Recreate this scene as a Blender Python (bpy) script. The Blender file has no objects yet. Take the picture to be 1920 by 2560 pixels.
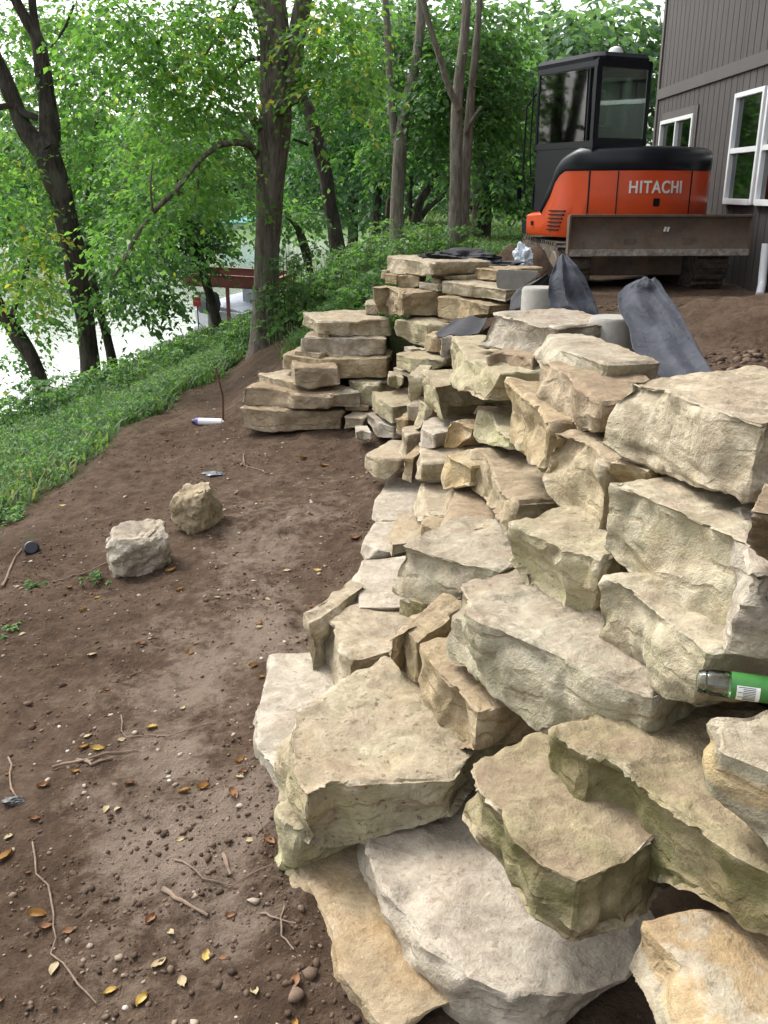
import bpy, bmesh, math, random
import numpy as np
from mathutils import Vector, noise, Matrix
random.seed(7); rng = np.random.default_rng(7)
scene = bpy.context.scene
COL = scene.collection
R = math.radians
# ------------------------------------------------------------------ camera
PITCH = R(19.4); CP, SP = math.cos(PITCH), math.sin(PITCH); F = 2286.0
cam_d = bpy.data.cameras.new('camera'); cam = bpy.data.objects.new('camera', cam_d); COL.objects.link(cam)
cam.rotation_euler = (R(90) - PITCH, 0, 0); cam.location = (0, 0, 0)
cam_d.sensor_fit = 'VERTICAL'; cam_d.sensor_height = 24; cam_d.lens = 24 * F / 2560
cam_d.clip_start = .05; cam_d.clip_end = 600
scene.camera = cam
# ------------------------------------------------------------------ sky, sun, exposure
SUN_EL, SUN_AZ = 52, -48
w = bpy.data.worlds.new('World'); scene.world = w; w.use_nodes = True
nt = w.node_tree; bg = nt.nodes['Background']
sky = nt.nodes.new('ShaderNodeTexSky'); sky.sky_type = 'NISHITA'; sky.sun_disc = False
sky.sun_elevation = R(SUN_EL); sky.sun_rotation = R(SUN_AZ); sky.dust_density = 4.0; sky.air_density = 1.2
hs = nt.nodes.new('ShaderNodeHueSaturation'); hs.inputs['Saturation'].default_value = .22; hs.inputs['Value'].default_value = 1.15
nt.links.new(sky.outputs[0], hs.inputs['Color']); nt.links.new(hs.outputs[0], bg.inputs[0])
bg.inputs[1].default_value = .15
sd = bpy.data.lights.new('sun', 'SUN'); sun = bpy.data.objects.new('sun', sd); COL.objects.link(sun)
sd.energy = 1.3; sd.angle = R(20); sd.color = (1, .96, .9)
dv = Vector((math.sin(R(SUN_AZ)) * math.cos(R(SUN_EL)), math.cos(R(SUN_AZ)) * math.cos(R(SUN_EL)), math.sin(R(SUN_EL))))
sun.rotation_euler = dv.to_track_quat('Z', 'Y').to_euler(); sun.location = (-8, 5, 20)
scene.view_settings.view_transform = 'Standard'; scene.view_settings.look = 'None'
scene.view_settings.exposure = 1.2; scene.view_settings.gamma = 1
scene.cycles.max_bounces = 7; scene.cycles.transparent_max_bounces = 12
scene.cycles.diffuse_bounces = 3; scene.cycles.glossy_bounces = 3; scene.cycles.caustics_reflective = False; scene.cycles.caustics_refractive = False

# ------------------------------------------------------------------ helpers
def ray(px, py):                      # source pixel -> direction, camera at the origin
    a = (px - 960) / F; b = (1280 - py) / F
    return np.array([a, CP + b * SP, -SP + b * CP])
K = 1920 / 1659
def at(px, py, Y):                    # pixel of the 1659-wide view -> point at world distance Y
    d = ray(px * K, py * K); return Vector(d * (Y / d[1]))
def tag(o, label=None, cat=None, group=None, kind=None):
    if label: o['label'] = label
    if cat: o['category'] = cat
    if group: o['group'] = group
    if kind: o['kind'] = kind
    return o
def empty(name, loc, label, cat, rz=0, group=None):
    o = bpy.data.objects.new(name, None); COL.objects.link(o); o.empty_display_size = .2
    o.location = loc; o.rotation_euler = (0, 0, rz); return tag(o, label, cat, group)
def link(name, me, mats=None, parent=None, smooth=None):
    o = bpy.data.objects.new(name, me); COL.objects.link(o)
    if mats is not None:
        for m in (mats if isinstance(mats, (list, tuple)) else [mats]): me.materials.append(m)
    if parent: o.parent = parent
    if smooth is not None:
        me.shade_smooth(); me.set_sharp_from_angle(angle=R(smooth))
    return o
def npmesh(name, verts, faces, attr=None, smooth=False):
    """verts Nx3, faces MxK array (equal sized)"""
    me = bpy.data.meshes.new(name); verts = np.asarray(verts, np.float32); faces = np.asarray(faces, np.int32)
    n, k = faces.shape
    me.vertices.add(len(verts)); me.vertices.foreach_set('co', verts.ravel())
    me.loops.add(n * k); me.loops.foreach_set('vertex_index', faces.ravel())
    me.polygons.add(n); me.polygons.foreach_set('loop_start', np.arange(0, n * k, k, dtype=np.int32))
    me.polygons.foreach_set('loop_total', np.full(n, k, np.int32))
    for nm, (dom, vals) in (attr or {}).items():
        a = me.attributes.new(nm, 'FLOAT', dom); a.data.foreach_set('value', np.asarray(vals, np.float32))
    me.update(calc_edges=True)
    if smooth: me.shade_smooth()
    return me
class MB:                              # collects boxes, tubes, prisms and lofts into one mesh
    def __init__(s): s.v = []; s.f = []
    def add(s, vs, fs):
        b = len(s.v); s.v += [tuple(v) for v in vs]; s.f += [tuple(b + i for i in f) for f in fs]; return s
    def box(s, c, size, rot=None):
        x, y, z = (q / 2 for q in size); vs = [Vector((sx * x, sy * y, sz * z)) for sx in (-1, 1) for sy in (-1, 1) for sz in (-1, 1)]
        if rot is not None: vs = [rot @ v for v in vs]
        return s.add([Vector(c) + v for v in vs], [(0, 1, 3, 2), (4, 6, 7, 5), (0, 4, 5, 1), (2, 3, 7, 6), (0, 2, 6, 4), (1, 5, 7, 3)])
    def tube(s, pts, rad, n=8, cap=True, jit=0):
        pts = [Vector(p) for p in pts]; rings = []
        rad = rad if isinstance(rad, (list, tuple)) else [rad] * len(pts)
        up = Vector((.13, .27, 1)).normalized(); prev = None
        for i, p in enumerate(pts):
            t = (pts[min(i + 1, len(pts) - 1)] - pts[max(i - 1, 0)]).normalized()
            if prev is None:
                a = t.cross(up if abs(t.dot(up)) < .95 else Vector((1, 0, 0))).normalized()
            else:
                a = (prev - t * prev.dot(t)).normalized()
            prev = a; b = t.cross(a)
            ring = []
            for k in range(n):
                q = 2 * math.pi * k / n; r = rad[i]
                if jit: r *= 1 + jit * noise.noise(Vector((math.cos(q) * 1.5 + p.x, math.sin(q) * 1.5 + p.y, p.z * 2.2)))
                ring.append(p + a * math.cos(q) * r + b * math.sin(q) * r)
            rings.append(ring)
        vs = [v for r_ in rings for v in r_]; m = len(pts)
        fs = [(i * n + k, i * n + (k + 1) % n, (i + 1) * n + (k + 1) % n, (i + 1) * n + k) for i in range(m - 1) for k in range(n)]
        if cap: fs += [tuple(range(n))[::-1], tuple((m - 1) * n + k for k in range(n))]
        return s.add(vs, fs)
    def prism(s, poly, h0, h1, axis='z'):
        n = len(poly)
        def p3(p, h): return (p[0], p[1], h) if axis == 'z' else ((h, p[0], p[1]) if axis == 'x' else (p[0], h, p[1]))
        vs = [p3(p, h0) for p in poly] + [p3(p, h1) for p in poly]
        return s.add(vs, [tuple(range(n))[::-1], tuple(range(n, 2 * n))] + [(i, (i + 1) % n, n + (i + 1) % n, n + i) for i in range(n)])
    def loft(s, rings, cap=True):
        n = len(rings[0]); vs = [v for r_ in rings for v in r_]; m = len(rings)
        fs = [(i * n + k, i * n + (k + 1) % n, (i + 1) * n + (k + 1) % n, (i + 1) * n + k) for i in range(m - 1) for k in range(n)]
        if cap: fs += [tuple(range(n))[::-1], tuple((m - 1) * n + k for k in range(n))]
        return s.add(vs, fs)
    def build(s, name, mat, parent=None, bevel=0, smooth=35):
        me = bpy.data.meshes.new(name); me.from_pydata(s.v, [], s.f); me.validate()
        bm = bmesh.new(); bm.from_mesh(me); bmesh.ops.recalc_face_normals(bm, faces=bm.faces)
        if bevel:
            es = [e for e in bm.edges if len(e.link_faces) == 2 and e.calc_face_angle(0) > R(28)]
            bmesh.ops.bevel(bm, geom=es, offset=bevel, segments=2, affect='EDGES', clamp_overlap=True)
        bm.to_mesh(me); bm.free()
        return link(name, me, mat, parent, smooth)
# ------------------------------------------------------------------ materials
def newmat(name):
    m = bpy.data.materials.new(name); m.use_nodes = True
    return m, m.node_tree, m.node_tree.nodes['Principled BSDF']
def nd(nt, t, **kw):
    n = nt.nodes.new(t)
    for k, v in kw.items():
        if k.startswith('i_'): n.inputs[k[2:].replace('_', ' ')].default_value = v
        else: setattr(n, k, v)
    return n
def noise_n(nt, vec, scale, detail=4, rough=.55, dist=0):
    n = nd(nt, 'ShaderNodeTexNoise'); n.inputs['Scale'].default_value = scale; n.inputs['Detail'].default_value = detail
    n.inputs['Roughness'].default_value = rough; n.inputs['Distortion'].default_value = dist
    if vec is not None: nt.links.new(vec, n.inputs['Vector'])
    return n.outputs[0]
def ramp(nt, fac, stops):
    r = nd(nt, 'ShaderNodeValToRGB'); e = r.color_ramp.elements
    while len(e) < len(stops): e.new(.5)
    for el, (p, c) in zip(e, stops):
        el.position = p; el.color = (*c, 1) if not isinstance(c, (int, float)) else (c, c, c, 1)
    nt.links.new(fac, r.inputs[0]); return r.outputs[0]
def mixc(nt, fac, a, b, mode='MIX'):
    m = nd(nt, 'ShaderNodeMix', data_type='RGBA', blend_type=mode)
    for sock, v in ((m.inputs[0], fac), (m.inputs[6], a), (m.inputs[7], b)):
        if hasattr(v, 'is_linked'): nt.links.new(v, sock)
        elif isinstance(v, (int, float)): sock.default_value = v
        else: sock.default_value = (*v, 1)
    return m.outputs[2]
def mth(nt, op, a, b=0., clamp=False):
    m = nd(nt, 'ShaderNodeMath', operation=op, use_clamp=clamp)
    for s, v in ((m.inputs[0], a), (m.inputs[1], b)):
        if hasattr(v, 'is_linked'): nt.links.new(v, s)
        else: s.default_value = v
    return m.outputs[0]
def bump(nt, bsdf, h, strength=.5, dist=.02):
    b = nd(nt, 'ShaderNodeBump'); b.inputs['Strength'].default_value = strength; b.inputs['Distance'].default_value = dist
    nt.links.new(h, b.inputs['Height']); nt.links.new(b.outputs[0], bsdf.inputs['Normal'])
def plain(name, col, rough=.5, metal=0, vary=.25, scale=6, bumpk=.15, dirt=None, dirtk=.5):
    m, nt, b = newmat(name); tc = nd(nt, 'ShaderNodeTexCoord').outputs['Object']
    n1 = noise_n(nt, tc, scale, 5, .6)
    c = mixc(nt, ramp(nt, n1, [(.3, 0.), (.7, 1.)]), tuple(x * (1 - vary) for x in col), tuple(min(1, x * (1 + vary)) for x in col))
    if dirt:
        n2 = noise_n(nt, tc, scale * 1.7, 6, .7)
        c = mixc(nt, ramp(nt, n2, [(.62 - dirtk * .4, 0.), (.8 - dirtk * .2, 1.)]), c, dirt)
    nt.links.new(c, b.inputs['Base Color']); b.inputs['Roughness'].default_value = rough; b.inputs['Metallic'].default_value = metal
    if bumpk: bump(nt, b, noise_n(nt, tc, scale * 8, 4), bumpk, .01)
    return m
def stone_mat(name, ca, cb, stain, sk, green, gk, dirtk, band=0, speck=.5):
    k_ = .12 if any(q in name for q in ('dark', 'dirty', 'brown')) else (.22 if any(q in name for q in ('striped', 'orange', 'tan')) else .32)            # all from one quarry: pull the tones together
    ca = tuple(a * (1 - k_) + q * k_ for a, q in zip(ca, (.47, .40, .285))); cb = tuple(a * (1 - k_) + q * k_ for a, q in zip(cb, (.56, .49, .365)))
    m, nt, b = newmat(name)
    geo = nd(nt, 'ShaderNodeNewGeometry'); pos = geo.outputs['Position']
    oi = nd(nt, 'ShaderNodeObjectInfo')
    add = nd(nt, 'ShaderNodeVectorMath', operation='MULTIPLY_ADD'); nt.links.new(oi.outputs['Random'], add.inputs[0])
    add.inputs[1].default_value = (13, 29, 7); nt.links.new(pos, add.inputs[2]); P = add.outputs[0]
    big = noise_n(nt, P, 3.2, 4, .6, .4); mid = noise_n(nt, P, 11, 6, .68, .6); fine = noise_n(nt, P, 70, 5, .7)
    c = mixc(nt, ramp(nt, mid, [(.38, 0.), (.60, 1.)]), tuple(q * .58 for q in ca), tuple(q * .80 for q in cb))
    c = mixc(nt, ramp(nt, big, [(.60 - .2 * sk, 0.), (.82 - .22 * sk, min(1, .35 + sk * .6))]), c, stain)
    if band:                                            # bedding bands of iron stain
        sx = nd(nt, 'ShaderNodeSeparateXYZ'); nt.links.new(P, sx.inputs[0])
        z = mth(nt, 'ADD', mth(nt, 'MULTIPLY', sx.outputs[2], 34.), mth(nt, 'MULTIPLY', mid, 5.))
        c = mixc(nt, mth(nt, 'MULTIPLY', ramp(nt, mth(nt, 'SINE', z), [(.35, 0.), (.75, 1.)]), band), c, stain)
    sn = nd(nt, 'ShaderNodeSeparateXYZ'); nt.links.new(geo.outputs['Normal'], sn.inputs[0])
    gn = noise_n(nt, P, 6, 5, .65)
    side = ramp(nt, sn.outputs[2], [(.25, 1.), (.7, .12)])
    c = mixc(nt, mth(nt, 'MULTIPLY', mth(nt, 'MULTIPLY', ramp(nt, gn, [(.36, 0.), (.62, 1.)]), gk), side), c, green)
    sx2 = nd(nt, 'ShaderNodeSeparateXYZ'); nt.links.new(P, sx2.inputs[0])
    bz = mth(nt, 'ADD', mth(nt, 'MULTIPLY', sx2.outputs[2], 95.), mth(nt, 'MULTIPLY', big, 22.))
    bed = mth(nt, 'MULTIPLY', ramp(nt, mth(nt, 'SINE', bz), [(.62, 0.), (.95, 1.)]), mth(nt, 'MULTIPLY', ramp(nt, mid, [(.42, 0.), (.60, 1.)]), side))
    c = mixc(nt, mth(nt, 'MULTIPLY', bed, .38), c, tuple(q * .5 for q in stain))
    smear = ramp(nt, noise_n(nt, P, 4.2, 7, .75, .8), [(.50, 0.), (.66, .75)])
    c = mixc(nt, mth(nt, 'MULTIPLY', smear, dirtk), c, (.165, .115, .072))
    # settled soil on the upward bedding faces, in patches
    up = ramp(nt, sn.outputs[2], [(.55, 0.), (.92, 1.)])
    dn = ramp(nt, noise_n(nt, P, 5.5, 6, .72), [(.38, 0.), (.68, 1.)])
    c = mixc(nt, mth(nt, 'MULTIPLY', mth(nt, 'MULTIPLY', up, dn), dirtk), c, (.20, .145, .10))
    c = mixc(nt, mth(nt, 'MULTIPLY', ramp(nt, noise_n(nt, P, 42, 4, .65), [(.585, 0.), (.68, 1.)]), speck), c, (.12, .09, .062))
    wh = ramp(nt, geo.outputs['Pointiness'], [(.53, 0.), (.60, 1.)])     # fresh pale chips along the broken edges
    c = mixc(nt, mth(nt, 'MULTIPLY', mth(nt, 'MULTIPLY', wh, ramp(nt, mid, [(.45, 0.), (.62, 1.)])), .6), c, (.72, .66, .55))
    c = mixc(nt, .35, c, ramp(nt, fine, [(.3, .35), (.7, .62)]), 'OVERLAY')
    nt.links.new(c, b.inputs['Base Color']); b.inputs['Roughness'].default_value = .92
    b.inputs['Specular IOR Level'].default_value = .2
    h = mth(nt, 'ADD', mth(nt, 'MULTIPLY', fine, .34), mth(nt, 'ADD', mth(nt, 'MULTIPLY', mid, .45), mth(nt, 'SUBTRACT', mth(nt, 'MULTIPLY', noise_n(nt, P, 190, 3, .6), .14), mth(nt, 'MULTIPLY', bed, .22))))
    bump(nt, b, h, .7, .03)
    return m
TAN, BRN, GRN = (.40, .28, .14), (.20, .13, .075), (.33, .32, .17)
SM = {
 'cream': stone_mat('limestone_cream', (.50, .41, .27), (.62, .54, .40), TAN, .35, GRN, .15, .75),
 'pale': stone_mat('limestone_pale', (.47, .41, .28), (.56, .50, .36), (.44, .32, .16), .3, GRN, .25, .65, speck=.3),
 'white': stone_mat('limestone_white', (.52, .46, .38), (.62, .56, .47), (.48, .40, .28), .2, (.42, .36, .24), .25, .45, speck=.5),
 'grey': stone_mat('limestone_grey', (.42, .38, .31), (.54, .49, .41), TAN, .25, BRN, .12, .8),
 'greycream': stone_mat('limestone_grey_cream', (.43, .40, .31), (.54, .49, .38), TAN, .3, GRN, .35, .75),
 'tan': stone_mat('limestone_tan', (.42, .31, .17), (.52, .41, .25), (.36, .22, .09), .4, GRN, .15, .7),
 'yellow': stone_mat('limestone_yellow', (.48, .37, .19), (.58, .48, .29), (.42, .27, .10), .4, GRN, .2, .5),
 'brown': stone_mat('limestone_brown', (.28, .20, .12), (.42, .32, .20), BRN, .6, (.50, .43, .32), .4, .6),
 'orange': stone_mat('limestone_orange', (.43, .31, .16), (.50, .39, .22), (.40, .23, .08), .5, GRN, .2, .75),
 'orangeband': stone_mat('limestone_banded', (.48, .42, .29), (.56, .50, .37), (.42, .27, .11), .25, GRN, .25, .6, band=.55),
 'moss': stone_mat('limestone_moss_tinted', (.46, .40, .24), (.54, .48, .31), TAN, .3, (.36, .34, .18), .55, .7),
 'green': stone_mat('limestone_green', (.46, .42, .24), (.53, .49, .30), TAN, .25, (.37, .37, .18), .75, .75),
 'mossdark': stone_mat('limestone_dark_moss', (.34, .29, .15), (.46, .39, .23), TAN, .3, (.125, .12, .045), .95, .9),
 'stripe': stone_mat('limestone_striped', (.38, .29, .17), (.48, .39, .25), (.30, .20, .10), .4, GRN, .2, .85),
 'speckle': stone_mat('limestone_speckled', (.46, .40, .26), (.54, .47, .33), TAN, .25, (.38, .36, .19), .5, .75, speck=.9),
 'dark': stone_mat('limestone_dirty', (.17, .12, .07), (.26, .19, .11), BRN, .6, (.12, .10, .04), .5, .6),
}
def leafmat(name, stops, trans=.35, rough=.55):
    m, nt, b = newmat(name); nt.nodes.remove(b); out = nt.nodes['Material Output']
    a = nd(nt, 'ShaderNodeAttribute', attribute_name='tint')
    c = ramp(nt, a.outputs['Fac'], stops)
    p = nd(nt, 'ShaderNodeBsdfPrincipled'); p.inputs['Roughness'].default_value = rough; p.inputs['Specular IOR Level'].default_value = .25
    nt.links.new(c, p.inputs['Base Color'])
    t = nd(nt, 'ShaderNodeBsdfTranslucent'); nt.links.new(mixc(nt, 1., c, (1.5, 1.7, .7), 'MULTIPLY'), t.inputs[0])
    mx = nd(nt, 'ShaderNodeMixShader'); mx.inputs[0].default_value = trans
    nt.links.new(p.outputs[0], mx.inputs[1]); nt.links.new(t.outputs[0], mx.inputs[2]); nt.links.new(mx.outputs[0], out.inputs[0])
    return m
LM = {
 'bright': leafmat('leaf_bright', [(0, (.045, .10, .035)), (.3, (.075, .165, .055)), (.7, (.125, .24, .07)), (.94, (.20, .30, .09)), (1, (.42, .35, .08))], .52),
 'mid': leafmat('leaf_mid', [(0, (.042, .095, .045)), (.5, (.08, .16, .065)), (.9, (.125, .23, .085)), (1, (.22, .27, .09))], .48),
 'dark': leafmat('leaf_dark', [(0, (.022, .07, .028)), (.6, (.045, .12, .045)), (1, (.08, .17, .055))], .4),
 'blue': leafmat('leaf_far_haze', [(0, (.06, .12, .075)), (.5, (.11, .19, .115)), (1, (.18, .27, .15))], .45),  # paler and bluer: distance haze put into the leaf colour
 'grass': leafmat('grass_blade', [(0, (.06, .11, .05)), (.45, (.10, .17, .07)), (.8, (.15, .22, .10)), (.92, (.20, .20, .10)), (1, (.28, .24, .14))], .3),
 'weed': leafmat('weed_leaf', [(0, (.05, .11, .045)), (.5, (.09, .18, .065)), (1, (.16, .27, .09))], .4),
}
def bark(name, a, b_, scale=1.):
    m, nt, b = newmat(name); tc = nd(nt, 'ShaderNodeTexCoord').outputs['Object']
    mp = nd(nt, 'ShaderNodeMapping'); mp.inputs['Scale'].default_value = (1, 1, .16); nt.links.new(tc, mp.inputs[0])
    n1 = noise_n(nt, mp.outputs[0], 24 * scale, 6, .7, .5); n2 = noise_n(nt, tc, 2.2, 4, .6)
    c = mixc(nt, ramp(nt, n1, [(.36, 0.), (.62, 1.)]), a, b_)
    c = mixc(nt, mth(nt, 'MULTIPLY', ramp(nt, n2, [(.5, 0.), (.7, 1.)]), .5), c, (.13, .135, .10))
    nt.links.new(c, b.inputs['Base Color']); b.inputs['Roughness'].default_value = .95; b.inputs['Specular IOR Level'].default_value = .15
    bump(nt, b, n1, .9, .05); return m
BK = {'grey': bark('bark_grey', (.075, .06, .048), (.22, .185, .155)), 'dark': bark('bark_dark', (.022, .018, .015), (.075, .06, .05)),
      'pale': bark('bark_pale', (.13, .11, .09), (.28, .25, .21), 1.2), 'brown': bark('bark_brown', (.04, .03, .022), (.12, .095, .07))}
def glassmat(name, tint, k, ior=1.5):
    m, nt, b = newmat(name); nt.nodes.remove(b); out = nt.nodes['Material Output']
    t = nd(nt, 'ShaderNodeBsdfTransparent'); t.inputs[0].default_value = (*tint, 1); g = nd(nt, 'ShaderNodeBsdfGlossy'); g.inputs['Roughness'].default_value = .04
    fr = nd(nt, 'ShaderNodeFresnel'); fr.inputs[0].default_value = ior; mx = nd(nt, 'ShaderNodeMixShader')
    nt.links.new(mth(nt, 'ADD', fr.outputs[0], k, True), mx.inputs[0]); nt.links.new(t.outputs[0], mx.inputs[1]); nt.links.new(g.outputs[0], mx.inputs[2]); nt.links.new(mx.outputs[0], out.inputs[0]); return m
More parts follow.
